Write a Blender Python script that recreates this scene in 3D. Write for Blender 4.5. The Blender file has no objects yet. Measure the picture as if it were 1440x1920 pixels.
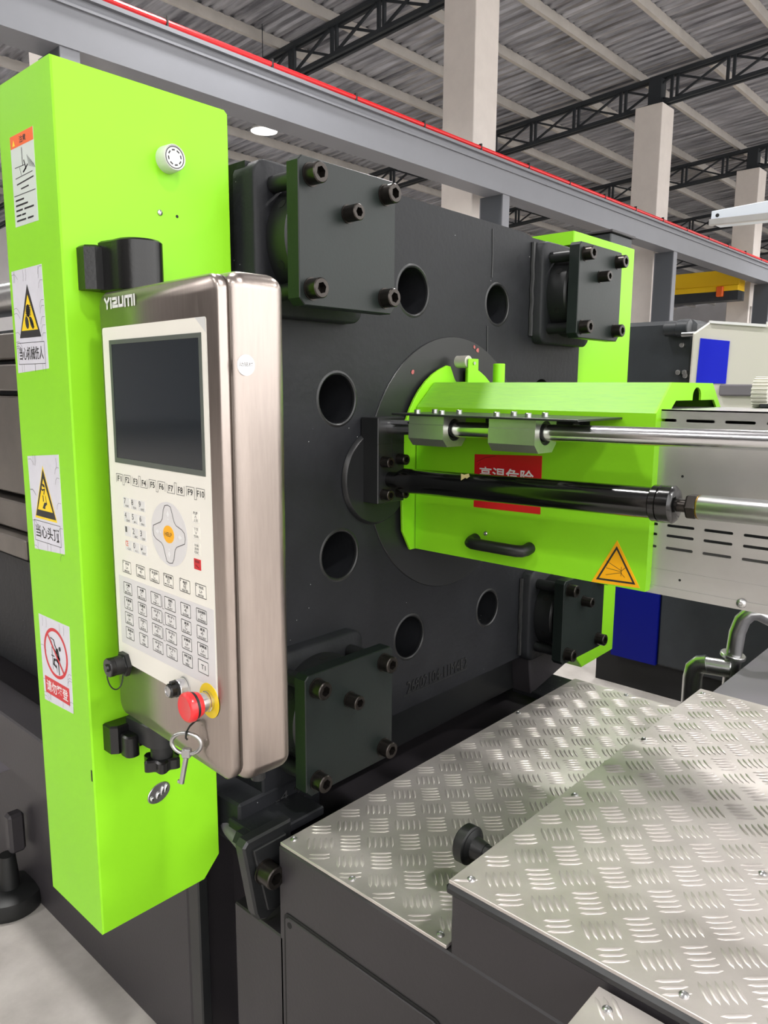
import bpy, bmesh, math, random
from mathutils import Vector, Matrix
random.seed(7)
PI = math.pi
S = bpy.context.scene
C = S.collection

# ------------------------------------------------------------------ camera, world, lights, exposure
cam_d = bpy.data.cameras.new('camera')
cam_d.sensor_fit = 'VERTICAL'; cam_d.sensor_height = 36.0
cam_d.lens = 36.0 * 1427.35 / 1920.0
cam_d.clip_start = 0.02; cam_d.clip_end = 300
cam = bpy.data.objects.new('camera', cam_d); C.objects.link(cam)
YAW, PITCH, ROLL = 0.74192202, 0.16259513, 0.00545612
_f = Vector((math.cos(PITCH) * math.cos(YAW), math.cos(PITCH) * math.sin(YAW), -math.sin(PITCH)))
_r = Vector((math.sin(YAW), -math.cos(YAW), 0)); _u = _r.cross(_f)
_R = math.cos(ROLL) * _r + math.sin(ROLL) * _u
_U = -math.sin(ROLL) * _r + math.cos(ROLL) * _u
cam.matrix_world = Matrix(((_R.x, _U.x, -_f.x, 0), (_R.y, _U.y, -_f.y, 0), (_R.z, _U.z, -_f.z, 1.5), (0, 0, 0, 1)))
cam_d.dof.use_dof = False
S.camera = cam

world = bpy.data.worlds.new('World'); S.world = world; world.use_nodes = True
wn = world.node_tree.nodes; wn.clear()
wo = wn.new('ShaderNodeOutputWorld'); wb = wn.new('ShaderNodeBackground')
wb.inputs[0].default_value = (1.0, 0.985, 0.975, 1); wb.inputs[1].default_value = 3.3
world.node_tree.links.new(wb.outputs[0], wo.inputs[0])
S.view_settings.view_transform = 'Standard'; S.view_settings.look = 'None'
S.view_settings.gamma = 1.0; S.view_settings.exposure = 0.0
S.view_settings.use_curve_mapping = False
try:
    S.cycles.use_denoising = True; S.cycles.max_bounces = 8; S.cycles.diffuse_bounces = 5
    S.cycles.glossy_bounces = 5; S.cycles.caustics_reflective = False; S.cycles.caustics_refractive = False
    S.cycles.sample_clamp_indirect = 6.0
except Exception:
    pass
LAMP_W = 200.0                       # high bay lamps
LAMP_COL = (1.0, 0.98, 0.965)

# ------------------------------------------------------------------ helpers
def lin(c):
    def f(v):
        v /= 255.0
        return v / 12.92 if v <= 0.04045 else ((v + 0.055) / 1.055) ** 2.4
    return (f(c[0]), f(c[1]), f(c[2]), 1.0)

MATS = {}
def mat(name, rgb, rough=0.5, metal=0.0, var=0.0, vscale=6.0, bump=0.0, bscale=120.0, stretch=None,
        rvar=0.0, coat=0.0, emit=0.0, spec=0.5, dark=None, specks=None, aniso=0.0):
    m = bpy.data.materials.new(name); m.use_nodes = True
    nt = m.node_tree; b = nt.nodes['Principled BSDF']
    col = lin(rgb)
    b.inputs['Base Color'].default_value = col
    b.inputs['Roughness'].default_value = rough; b.inputs['Metallic'].default_value = metal
    b.inputs['Specular IOR Level'].default_value = spec
    if coat: b.inputs['Coat Weight'].default_value = coat; b.inputs['Coat Roughness'].default_value = 0.12
    if emit:
        b.inputs['Emission Color'].default_value = col; b.inputs['Emission Strength'].default_value = emit
    if aniso: b.inputs['Anisotropic'].default_value = aniso
    L = nt.links
    tc = nt.nodes.new('ShaderNodeTexCoord'); src = tc.outputs['Object']
    if stretch:
        mp = nt.nodes.new('ShaderNodeMapping'); mp.inputs['Scale'].default_value = stretch
        L.new(src, mp.inputs['Vector']); vec = mp.outputs['Vector']
    else:
        vec = src
    last = None
    if var or dark or rvar:
        n = nt.nodes.new('ShaderNodeTexNoise'); n.inputs['Scale'].default_value = vscale
        n.inputs['Detail'].default_value = 7; n.inputs['Roughness'].default_value = 0.62
        L.new(vec, n.inputs['Vector'])
        r = nt.nodes.new('ShaderNodeValToRGB')
        r.color_ramp.elements[0].position = 0.32; r.color_ramp.elements[1].position = 0.68
        d = lin(dark) if dark else tuple(max(0, c * (1 - var)) for c in col[:3]) + (1,)
        h = col if dark else tuple(min(1, c * (1 + var)) for c in col[:3]) + (1,)
        r.color_ramp.elements[0].color = d; r.color_ramp.elements[1].color = h
        L.new(n.outputs['Fac'], r.inputs['Fac']); last = r.outputs['Color']
        if rvar:
            mr = nt.nodes.new('ShaderNodeMapRange')
            mr.inputs['To Min'].default_value = max(0.02, rough - rvar); mr.inputs['To Max'].default_value = min(1, rough + rvar)
            L.new(n.outputs['Fac'], mr.inputs['Value']); L.new(mr.outputs['Result'], b.inputs['Roughness'])
    if specks:
        v = nt.nodes.new('ShaderNodeTexVoronoi'); v.inputs['Scale'].default_value = specks[0]
        L.new(src, v.inputs['Vector'])
        lt = nt.nodes.new('ShaderNodeMath'); lt.operation = 'LESS_THAN'; lt.inputs[1].default_value = specks[1]
        L.new(v.outputs['Distance'], lt.inputs[0])
        n2 = nt.nodes.new('ShaderNodeTexNoise'); n2.inputs['Scale'].default_value = 9
        L.new(src, n2.inputs['Vector'])
        g2 = nt.nodes.new('ShaderNodeMath'); g2.operation = 'GREATER_THAN'; g2.inputs[1].default_value = 0.6
        L.new(n2.outputs['Fac'], g2.inputs[0])
        mu = nt.nodes.new('ShaderNodeMath'); mu.operation = 'MULTIPLY'
        L.new(lt.outputs[0], mu.inputs[0]); L.new(g2.outputs[0], mu.inputs[1])
        mx = nt.nodes.new('ShaderNodeMix'); mx.data_type = 'RGBA'
        L.new(mu.outputs[0], mx.inputs['Factor'])
        if last: L.new(last, mx.inputs['A'])
        else: mx.inputs['A'].default_value = col
        mx.inputs['B'].default_value = lin(specks[2]); last = mx.outputs['Result']
    if last: L.new(last, b.inputs['Base Color'])
    if bump:
        n3 = nt.nodes.new('ShaderNodeTexNoise'); n3.inputs['Scale'].default_value = bscale
        n3.inputs['Detail'].default_value = 4; L.new(vec, n3.inputs['Vector'])
        bp = nt.nodes.new('ShaderNodeBump'); bp.inputs['Strength'].default_value = bump
        bp.inputs['Distance'].default_value = 0.004
        L.new(n3.outputs['Fac'], bp.inputs['Height']); L.new(bp.outputs['Normal'], b.inputs['Normal'])
    MATS[name] = m
    return m

M_LIME = mat('lime_paint', (143, 219, 36), 0.42, var=0.03, vscale=3, bump=0.012, bscale=260, rvar=0.05, spec=0.3)
M_LIMETOP = mat('streaked_lime_dimmed', (136, 200, 52), 0.45, dark=(124, 188, 58), vscale=14, stretch=(14, 1.6, 14), bump=0.08, bscale=60)  # streaked lime, dimmed in colour for the hood's bright upward faces
M_BLACK = mat('black_cast_paint', (34, 35, 38), 0.5, var=0.18, vscale=9, bump=0.22, bscale=70, rvar=0.08, specks=(55, 0.06, (165, 165, 165)), spec=0.25)
M_PLATE = mat('black_oxide_plate', (24, 31, 29), 0.4, var=0.2, vscale=5, bump=0.05, bscale=160, rvar=0.06, spec=0.36)
M_FRAME = mat('charcoal_frame_paint', (50, 47, 50), 0.45, var=0.1, vscale=5, bump=0.08, bscale=160, rvar=0.06)
M_SMOOTH = mat('smooth_black_paint', (32, 33, 34), 0.36, var=0.15, vscale=8, bump=0.03, bscale=90)
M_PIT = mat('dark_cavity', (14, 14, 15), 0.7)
M_BOLT = mat('black_steel_bolt', (62, 58, 55), 0.3, metal=0.85, var=0.2, vscale=40)
M_ZINC = mat('zinc_bolt', (196, 196, 196), 0.28, metal=0.95)
M_STEEL = mat('brushed_stainless', (172, 161, 154), 0.3, metal=1.0, var=0.05, vscale=30, stretch=(6, 6, 0.6), bump=0.03, bscale=200, rvar=0.05)
M_CHROME = mat('ground_steel_rod', (222, 222, 224), 0.2, metal=1.0, bump=0.02, bscale=300)
M_SATIN = mat('satin_steel', (186, 186, 186), 0.3, metal=1.0, var=0.05, vscale=60)
M_ALU = mat('bearing_aluminium', (200, 205, 192), 0.34, metal=0.9, var=0.05, vscale=20)
M_TREAD = mat('tread_aluminium', (222, 215, 210), 0.4, metal=0.6, dark=(194, 187, 181), vscale=5, bump=0.1, bscale=40, rvar=0.1)
M_SHROUD = mat('shroud_steel', (196, 194, 192), 0.36, metal=0.8, var=0.05, vscale=9, bump=0.03, bscale=50, rvar=0.06)
M_MEMB = mat('cream_membrane', (238, 235, 225), 0.42)
M_MGREY = mat('grey_membrane', (220, 218, 218), 0.42)
M_LGREY = mat('pale_grey_key', (226, 225, 223), 0.42)
M_LCREAM = mat('cream_key', (246, 243, 233), 0.42)
M_INK = mat('black_ink', (34, 33, 34), 0.5)
M_INKG = mat('grey_ink', (84, 82, 82), 0.5)
M_WHITE = mat('white_print', (236, 236, 236), 0.45)
M_PAPER = mat('white_vinyl', (214, 214, 222), 0.4, var=0.03, vscale=40)
M_PALEGREEN = mat('pale_vinyl', (206, 216, 208), 0.4)
M_YEL = mat('yellow_print', (246, 214, 10), 0.4)
M_AMB = mat('amber_print', (250, 178, 4), 0.4)
M_ORANGE = mat('orange_print', (240, 104, 36), 0.45)
M_RED = mat('red_print', (206, 22, 34), 0.4)
M_REDB = mat('red_button', (222, 44, 48), 0.3, coat=0.3)
M_GLASS = mat('dark_screen', (20, 29, 36), 0.1, spec=0.6, bump=0.006, bscale=20)
M_BEZ = mat('screen_bezel', (84, 90, 84), 0.4)
M_RUB = mat('black_rubber', (24, 25, 25), 0.45)
M_PLAS = mat('gloss_black_plastic', (18, 18, 18), 0.28, bump=0.06, bscale=220)
M_FLOOR = mat('concrete_floor', (202, 196, 190), 0.5, dark=(168, 162, 156), vscale=5, bump=0.12, bscale=25, rvar=0.15)
M_BEAM = mat('grey_beam_paint', (120, 122, 128), 0.5, var=0.03, vscale=2)
M_POST = mat('slate_post_tone', (74, 78, 84), 0.55)
M_REDP = mat('red_conductor_bar', (226, 28, 34), 0.35)
M_CONC = mat('pillar_plaster', (228, 221, 215), 0.75, var=0.04, vscale=3)
M_ROOF = mat('foil_roof_sheet', (202, 204, 212), 0.34, metal=0.5, dark=(104, 105, 112), vscale=3.2, stretch=(1.8, 0.16, 1), bump=0.5, bscale=2.4, rvar=0.14)
M_PURL = mat('purlin_steel', (206, 202, 196), 0.5, metal=0.3, var=0.08, vscale=2)
M_TRUSS = mat('truss_paint', (42, 47, 52), 0.6)
M_WALLD = mat('darkened_wall_panel', (104, 102, 100), 0.75, var=0.05, vscale=0.6)  # wall panel darkened to cut light and reflections from the left
M_WALL = mat('wall_panel', (234, 232, 234), 0.7, var=0.04, vscale=0.8)
M_GANTRY = mat('yellow_crane_paint', (252, 206, 20), 0.45)
M_MWHITE = mat('machine_white', (214, 211, 200), 0.4)
M_MBLUE = mat('machine_blue', (26, 38, 208), 0.4)
M_MDARK = mat('machine_dark', (42, 46, 50), 0.45, var=0.2, vscale=6)
M_CABB = mat('cabinet_blue', (4, 16, 116), 0.45, spec=0.2)
M_GREY = mat('slab_grey_paint', (112, 108, 114), 0.5)
M_MOULD = mat('mould_steel', (110, 104, 98), 0.4, metal=0.6, var=0.12, vscale=8)
M_LAMP = mat('lamp_glow', (255, 252, 245), 0.5, emit=6.0)
M_LAMPB = mat('lamp_shell', (216, 216, 214), 0.4)
M_GLOSS = mat('gloss_black_enamel', (13, 13, 13), 0.16, coat=0.4, bump=0.015, bscale=120)
M_DUST = mat('peeling_tape', (188, 170, 120), 0.7)

ROOT = {}
def thing(name, label, cat, loc, rotz=0.0, group=None):
    o = bpy.data.objects.new(name, None); C.objects.link(o)
    o.empty_display_size = 0.05
    o.location = loc; o.rotation_euler = (0, 0, rotz)
    o['label'] = label; o['category'] = cat
    if group: o['group'] = group
    ROOT[o.name] = Matrix.Translation(loc) @ Matrix.Rotation(rotz, 4, 'Z')
    return o

def rootm(o):
    while o.parent is not None: o = o.parent
    return ROOT.get(o.name, Matrix())

def tag(o, label, cat, group=None, kind=None):
    if label: o['label'] = label
    if cat: o['category'] = cat
    if group: o['group'] = group
    if kind: o['kind'] = kind
    return o

class Frame:
    def __init__(s, o, r, u):
        s.o = Vector(o); s.r = Vector(r).normalized(); s.u = Vector(u).normalized(); s.n = s.r.cross(s.u)
    def p(s, x, y, h=0.0): return s.o + s.r * x + s.u * y + s.n * h
def F_front(o): return Frame(o, (1, 0, 0), (0, 0, 1))      # out is -y
def F_left(o): return Frame(o, (0, -1, 0), (0, 0, 1))      # out is -x
def F_top(o): return Frame(o, (1, 0, 0), (0, 1, 0))        # out is +z
F_ALONGY = Frame((0, 0, 0), (0, 0, 1), (1, 0, 0))          # x->z, y->x, out is +y

def circ(r, n=32, cx=0, cy=0, a0=0.0): return [(cx + r * math.cos(a0 + 2 * PI * i / n), cy + r * math.sin(a0 + 2 * PI * i / n)) for i in range(n)]
def ell(rx, ry, n=32, cx=0, cy=0, rot=0.0):
    out = []
    for i in range(n):
        x, y = rx * math.cos(2 * PI * i / n), ry * math.sin(2 * PI * i / n)
        out.append((cx + x * math.cos(rot) - y * math.sin(rot), cy + x * math.sin(rot) + y * math.cos(rot)))
    return out
def rrect(x0, y0, x1, y1, r, n=5):
    pts = []
    for cx, cy, a in ((x1 - r, y0 + r, -PI / 2), (x1 - r, y1 - r, 0), (x0 + r, y1 - r, PI / 2), (x0 + r, y0 + r, PI)):
        for i in range(n + 1):
            t = a + PI / 2 * i / n
            pts.append((cx + r * math.cos(t), cy + r * math.sin(t)))
    return pts
def rect(x0, y0, x1, y1): return [(x0, y0), (x1, y0), (x1, y1), (x0, y1)]

FONTC = {}
def glyphs(s, bold):
    k = (s, bold)
    if k not in FONTC:
        c = bpy.data.curves.new('lettering', 'FONT'); c.body = s; c.resolution_u = 2; c.offset = bold
        o = bpy.data.objects.new('lettering', c)
        m = bpy.data.meshes.new_from_object(o)
        v = [(q.co.x, q.co.y) for q in m.vertices]; f = [tuple(p.vertices) for p in m.polygons]
        bpy.data.meshes.remove(m); bpy.data.objects.remove(o); bpy.data.curves.remove(c)
        FONTC[k] = (v, f)
    return FONTC[k]

class B:
    def __init__(s, xf=None): s.v = []; s.f = []; s.mi = []; s.xf = xf
    def add(s, vs, fs, mi=0):
        n = len(s.v); s.v += [Vector(v) for v in vs]
        for f in fs: s.f.append(tuple(i + n for i in f)); s.mi.append(mi)
        return s
    def bm(s, bm, mi=0):
        bm.verts.index_update()
        s.add([v.co.copy() for v in bm.verts], [tuple(v.index for v in f.verts) for f in bm.faces], mi); bm.free(); return s
    def box(s, x0, x1, y0, y1, z0, z1, bev=0.0, mi=0, seg=1):
        bm = bmesh.new()
        bmesh.ops.create_cube(bm, size=1.0)
        for v in bm.verts:
            v.co = Vector(((x0 + x1) / 2 + v.co.x * (x1 - x0), (y0 + y1) / 2 + v.co.y * (y1 - y0), (z0 + z1) / 2 + v.co.z * (z1 - z0)))
        if bev: bmesh.ops.bevel(bm, geom=bm.edges[:], offset=bev, segments=seg, affect='EDGES', profile=0.5)
        bmesh.ops.recalc_face_normals(bm, faces=bm.faces[:])
        return s.bm(bm, mi)
    def prism(s, fr, poly, h0, h1, holes=(), mi=0, bev=0.0):
        """polygon (with holes) in a frame, from height h0 to h1; bev chamfers the top rim of the outer outline"""
        if not holes and not bev and len(poly) <= 4:
            n = len(poly)
            vs = [fr.p(x, y, h0) for x, y in poly] + [fr.p(x, y, h1) for x, y in poly]
            fs = [tuple(range(n - 1, -1, -1)), tuple(range(n, 2 * n))] + [(i, (i + 1) % n, n + (i + 1) % n, n + i) for i in range(n)]
            bm = bmesh.new(); bv = [bm.verts.new(v) for v in vs]
            for f in fs: bm.faces.new([bv[i] for i in f])
            bmesh.ops.recalc_face_normals(bm, faces=bm.faces[:])
            return s.bm(bm, mi)
        bm = bmesh.new()
        loops = [list(poly)] + [list(h) for h in holes]
        inset = loops
        if bev:
            inset = [offset_poly(loops[0], -bev)] + loops[1:]
        def cap(lps, h):
            rings = []; es = []
            for lp in lps:
                vs = [bm.verts.new(fr.p(x, y, h)) for x, y in lp]; rings.append(vs)
                for i in range(len(vs)): es.append(bm.edges.new((vs[i], vs[(i + 1) % len(vs)])))
            bmesh.ops.triangle_fill(bm, edges=es, use_beauty=True, use_dissolve=False, normal=fr.n)
            return rings
        r0 = cap(loops, h0); r1 = cap(inset, h1)
        if bev:
            sg = 1 if h1 > h0 else -1
            mid = [bm.verts.new(fr.p(x, y, h1 - sg * bev)) for x, y in loops[0]]
            seqs = [(r0[0], mid), (mid, r1[0])] + list(zip(r0[1:], r1[1:]))
        else:
            seqs = list(zip(r0, r1))
        for a, b in seqs:
            n = len(a)
            for i in range(n):
                bm.faces.new((a[i], a[(i + 1) % n], b[(i + 1) % n], b[i]))
        bmesh.ops.recalc_face_normals(bm, faces=bm.faces[:])
        return s.bm(bm, mi)
    def flat(s, fr, poly, h, mi=0):
        if len(poly) <= 4: return s.add([fr.p(x, y, h) for x, y in poly], [tuple(range(len(poly)))], mi)
        bm = bmesh.new(); vs = [bm.verts.new(fr.p(x, y, h)) for x, y in poly]
        es = [bm.edges.new((vs[i], vs[(i + 1) % len(vs)])) for i in range(len(vs))]
        bmesh.ops.triangle_fill(bm, edges=es, use_beauty=True, normal=fr.n)
        return s.bm(bm, mi)
    def ring(s, fr, outer, inner, h, mi=0):
        n = len(outer)
        return s.add([fr.p(x, y, h) for x, y in outer] + [fr.p(x, y, h) for x, y in inner], [(i, (i + 1) % n, n + (i + 1) % n, n + i) for i in range(n)], mi)
    def outline(s, fr, poly, w, h, mi=0): return s.ring(fr, poly, offset_poly(poly, -w), h, mi)
    def stroke(s, fr, pts, w, h, mi=0, closed=False):
        pts = [Vector((p[0], p[1])) for p in pts]
        n = len(pts); m = n if closed else n - 1
        for i in range(m):
            a, b = pts[i], pts[(i + 1) % n]; d = (b - a)
            if d.length < 1e-9: continue
            d.normalize(); q = Vector((-d.y, d.x)) * w / 2; e = d * w * 0.45
            s.add([fr.p(*(a - e - q), h), fr.p(*(b + e - q), h), fr.p(*(b + e + q), h), fr.p(*(a - e + q), h)], [(0, 1, 2, 3)], mi)
        return s
    def text(s, fr, txt, cx, cy, w, h, H, mi=0, bold=0.0):
        v, f = glyphs(txt, bold)
        if not v: return s
        x0 = min(p[0] for p in v); x1 = max(p[0] for p in v); y0 = min(p[1] for p in v); y1 = max(p[1] for p in v)
        sx = w / (x1 - x0); sy = h / (y1 - y0)
        return s.add([fr.p(cx + (p[0] - (x0 + x1) / 2) * sx, cy + (p[1] - (y0 + y1) / 2) * sy, H) for p in v], f, mi)
    def lathe(s, p0, axis, prof, n=32, mi=0, cap0=True, cap1=True):
        """prof: list of (distance along axis, radius)"""
        ax = Vector(axis).normalized(); t = Vector((0, 0, 1)) if abs(ax.z) < 0.9 else Vector((1, 0, 0))
        a = ax.cross(t).normalized(); b = ax.cross(a)
        p0 = Vector(p0); vs = []
        for d, r in prof:
            for i in range(n):
                th = 2 * PI * i / n
                vs.append(p0 + ax * d + a * (r * math.cos(th)) + b * (r * math.sin(th)))
        fs = []
        for k in range(len(prof) - 1):
            for i in range(n):
                fs.append((k * n + i, k * n + (i + 1) % n, (k + 1) * n + (i + 1) % n, (k + 1) * n + i))
        if cap0: fs.append(tuple(range(n - 1, -1, -1)))
        if cap1: fs.append(tuple((len(prof) - 1) * n + i for i in range(n)))
        bm = bmesh.new(); bv = [bm.verts.new(v) for v in vs]
        for f in fs: bm.faces.new([bv[i] for i in f])
        bmesh.ops.recalc_face_normals(bm, faces=bm.faces[:])
        return s.bm(bm, mi)
    def cyl(s, p0, p1, r, n=24, bev=0.0, mi=0):
        d = Vector(p1) - Vector(p0); L = d.length
        pr = [(0, r), (L, r)] if not bev else [(0, r - bev), (bev, r), (L - bev, r), (L, r - bev)]
        return s.lathe(p0, d, pr, n, mi)
    def tube(s, pts, r, n=12, mi=0, closed=False):
        pts = [Vector(p) for p in pts]; m = len(pts); vs = []
        up = Vector((0, 0, 1))
        prev = None
        for i, p in enumerate(pts):
            if closed: t = pts[(i + 1) % m] - pts[i - 1]
            else: t = pts[min(i + 1, m - 1)] - pts[max(i - 1, 0)]
            t.normalize()
            if prev is None:
                a = t.cross(up if abs(t.dot(up)) < 0.9 else Vector((1, 0, 0))).normalized()
            else:
                a = (prev - t * prev.dot(t)).normalized()
            prev = a; b = t.cross(a)
            rr = r[i] if isinstance(r, (list, tuple)) else r
            for k in range(n):
                th = 2 * PI * k / n; vs.append(p + a * rr * math.cos(th) + b * rr * math.sin(th))
        fs = []
        for i in range(m if closed else m - 1):
            j = (i + 1) % m
            for k in range(n): fs.append((i * n + k, i * n + (k + 1) % n, j * n + (k + 1) % n, j * n + k))
        if not closed: fs += [tuple(range(n - 1, -1, -1)), tuple((m - 1) * n + k for k in range(n))]
        return s.add(vs, fs, mi)
    def mesh(s, name, mats, M=None, smooth=True, angle=35.0):
        me = bpy.data.meshes.new(name)
        xf = s.xf if s.xf is not None else Matrix()
        T = (M.inverted() @ xf) if M is not None else xf
        me.from_pydata([tuple(T @ v) for v in s.v], [], s.f)
        for m in (mats if isinstance(mats, (list, tuple)) else [mats]): me.materials.append(m)
        if len(me.materials) > 1: me.polygons.foreach_set('material_index', s.mi)
        if smooth:
            me.polygons.foreach_set('use_smooth', [True] * len(me.polygons))
            me.set_sharp_from_angle(angle=math.radians(angle))
        me.update()
        return me
    def build(s, name, mats, parent=None, smooth=True, wn=False, label=None, kind=None, angle=35.0):
        M = rootm(parent) if parent is not None else None
        me = s.mesh(name, mats, M, smooth, angle)
        o = bpy.data.objects.new(name, me); C.objects.link(o)
        if parent is not None: o.parent = parent
        if wn:
            md = o.modifiers.new('wn', 'WEIGHTED_NORMAL'); md.keep_sharp = True
        if label: o['label'] = label
        if kind: o['kind'] = kind
        return o

def offset_poly(poly, d):
    """offset outward by d (negative is inward) for a simple polygon"""
    n = len(poly)
    A = sum(poly[i][0] * poly[(i + 1) % n][1] - poly[(i + 1) % n][0] * poly[i][1] for i in range(n))
    sg = 1 if A > 0 else -1; out = []
    for i in range(n):
        p0, p, p1 = Vector(poly[i - 1]), Vector(poly[i]), Vector(poly[(i + 1) % n])
        e0 = (p - p0); e1 = (p1 - p)
        if e0.length < 1e-9: e0 = e1
        if e1.length < 1e-9: e1 = e0
        e0 = e0.normalized(); e1 = e1.normalized()
        n0 = Vector((e0.y, -e0.x)) * sg; n1 = Vector((e1.y, -e1.x)) * sg
        b = n0 + n1
        if b.length < 1e-6: b = n0
        b.normalize(); k = max(0.35, b.dot(n0))
        q = p + b * (d / k); out.append((q.x, q.y))
    return out

def inst(name, me, parent, M, label=None, kind=None):
    o = bpy.data.objects.new(name, me); C.objects.link(o)
    o.parent = parent; o.matrix_basis = rootm(parent).inverted() @ M
    if label: o['label'] = label
    return o

def dup(root, loc, label, rotz=None):
    r = root.copy(); C.objects.link(r); r.location = loc; r['label'] = label
    if rotz is not None: r.rotation_euler = (0, 0, rotz)
    ROOT[r.name] = Matrix.Translation(loc) @ Matrix.Rotation(r.rotation_euler.z, 4, 'Z')
    for ch in list(root.children):
        c = ch.copy(); C.objects.link(c); c.parent = r
        for g in list(ch.children):
            d = g.copy(); C.objects.link(d); d.parent = c
    return r

BOLTS = {}
def bolt_mesh(r, h, m):
    """socket head cap screw, seated at y = 0, head towards -y"""
    k = (r, h, m.name)
    if k in BOLTS: return BOLTS[k]
    b = B(); n = 24; c = r * 0.1
    vs = []; fs = []
    def ring(rad, y): vs.extend([Vector((rad * math.cos(2 * PI * i / n), y, rad * math.sin(2 * PI * i / n))) for i in range(n)])
    def hexr(rad, y):
        for i in range(n):
            side = i // 4; t = (i % 4) / 4
            a, q = 2 * PI * side / 6, 2 * PI * (side + 1) / 6
            vs.append(Vector(((1 - t) * rad * math.cos(a) + t * rad * math.cos(q), y, (1 - t) * rad * math.sin(a) + t * rad * math.sin(q))))
    ring(r * 1.12, 0); ring(r * 1.12, -h * 0.06); ring(r, -h * 0.06); ring(r, -h + c); ring(r - c, -h)
    hexr(r * 0.58, -h); hexr(r * 0.56, -h * 0.45)
    for k2 in range(6):
        for i in range(n): fs.append((k2 * n + i, k2 * n + (i + 1) % n, (k2 + 1) * n + (i + 1) % n, (k2 + 1) * n + i))
    fs.append(tuple(6 * n + i for i in range(n)))
    b.add(vs, fs)
    BOLTS[k] = b.mesh('bolt', m); return BOLTS[k]
def screw_mesh(r, h, m):
    """domed screw with a recess, seated at z = 0, dome to +z"""
    k = ('s', r, h, m.name)
    if k in BOLTS: return BOLTS[k]
    b = B(); b.lathe((0, 0, 0), (0, 0, 1), [(0, r), (h * 0.5, r * 0.92), (h * 0.85, r * 0.66), (h, r * 0.42), (h * 0.55, r * 0.3)], 16)
    BOLTS[k] = b.mesh('screw', m); return BOLTS[k]
def T(x, y, z): return Matrix.Translation((x, y, z))
ROT_TO_LEFT = Matrix.Rotation(-PI / 2, 4, 'Z')     # sends -y (head direction) to -x
ROT_UP_FRONT = Matrix.Rotation(PI / 2, 4, 'X')     # sends +z to -y
ROT_UP_LEFT = Matrix.Rotation(-PI / 2, 4, 'Y')     # sends +z to -x

# ================================================================== SETTING
def struct(o): o['kind'] = 'structure'; return o
b = B(); b.box(-26, 62, -70, 32, -0.2, 0.0)
struct(b.build('floor', M_FLOOR, smooth=False))
# roof: corrugated foil sheet falling gently away from the camera
RS = 0.06
def zb(y): return 8.06 + RS * (8.3 - y)
b = B(); vs = []; fs = []; y0, y1 = -11.0, 31.0; x = -26.0; xs = []
while x < 62:
    xs += [(x, 0.0), (x + 0.09, 0.0), (x + 0.13, 0.05), (x + 0.21, 0.05)]; x += 0.25
for (px, dz) in xs:
    for yy in (y0, y1): vs.append((px, yy, zb(yy) + 0.86 + dz))
for i in range(len(xs) - 1): fs.append((2 * i, 2 * i + 1, 2 * i + 3, 2 * i + 2))
b.add(vs, fs); ceil = struct(b.build('ceiling', M_ROOF, smooth=False))
md = ceil.modifiers.new('thick', 'SOLIDIFY'); md.thickness = 0.02; md.offset = 1
for k in range(-7, 20):
    yy = 8.0 - 1.5 * k * -1 if False else 8.75 + 1.5 * (k - 6)
    b = B(); z = zb(yy) + 0.86
    b.box(-26, 62, yy - 0.045, yy + 0.045, z - 0.2, z - 0.003); b.build('purlin', M_PURL, ceil, smooth=False)
b = B(); b.box(-26, 62, 31, 31.3, 0, zb(31) + 0.84); struct(b.build('wall_far', M_WALL, smooth=False))
b = B(); b.box(62, 62.3, -11, 31.3, 0, 9.9); struct(b.build('wall_right', M_WALL, smooth=False))
b = B(); b.box(-26.3, -26, -11, 31.3, 0, 9.9); struct(b.build('wall_left', M_WALLD, smooth=False))
# sky portal in the open end of the hall
pd = bpy.data.lights.new('open_bay', 'AREA'); pd.shape = 'RECTANGLE'; pd.size = 88; pd.size_y = 9.4
po = bpy.data.objects.new('open_bay', pd); C.objects.link(po); po.location = (18, -11.0, 4.8); po.rotation_euler = (PI / 2, 0, PI)
pd.cycles.is_portal = True

PX = [3.86, 10.86, 18.12, 25.14, 32.3, 39.5]
for x in PX:
    b = B(); b.box(x, x + 0.66, 8.0, 8.66, 0, 8.0, 0.012); p = struct(b.build('pillar', M_CONC, smooth=False))
    if x in (18.12, 25.14, 10.86):
        for dx, z1 in ((0.18, 4.0), (0.42, 3.8)):
            q = B(); q.cyl((x + dx, 7.95, 0.0), (x + dx, 7.95, z1), 0.05, 12); q.build('downpipe', M_WHITE, p)
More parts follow.
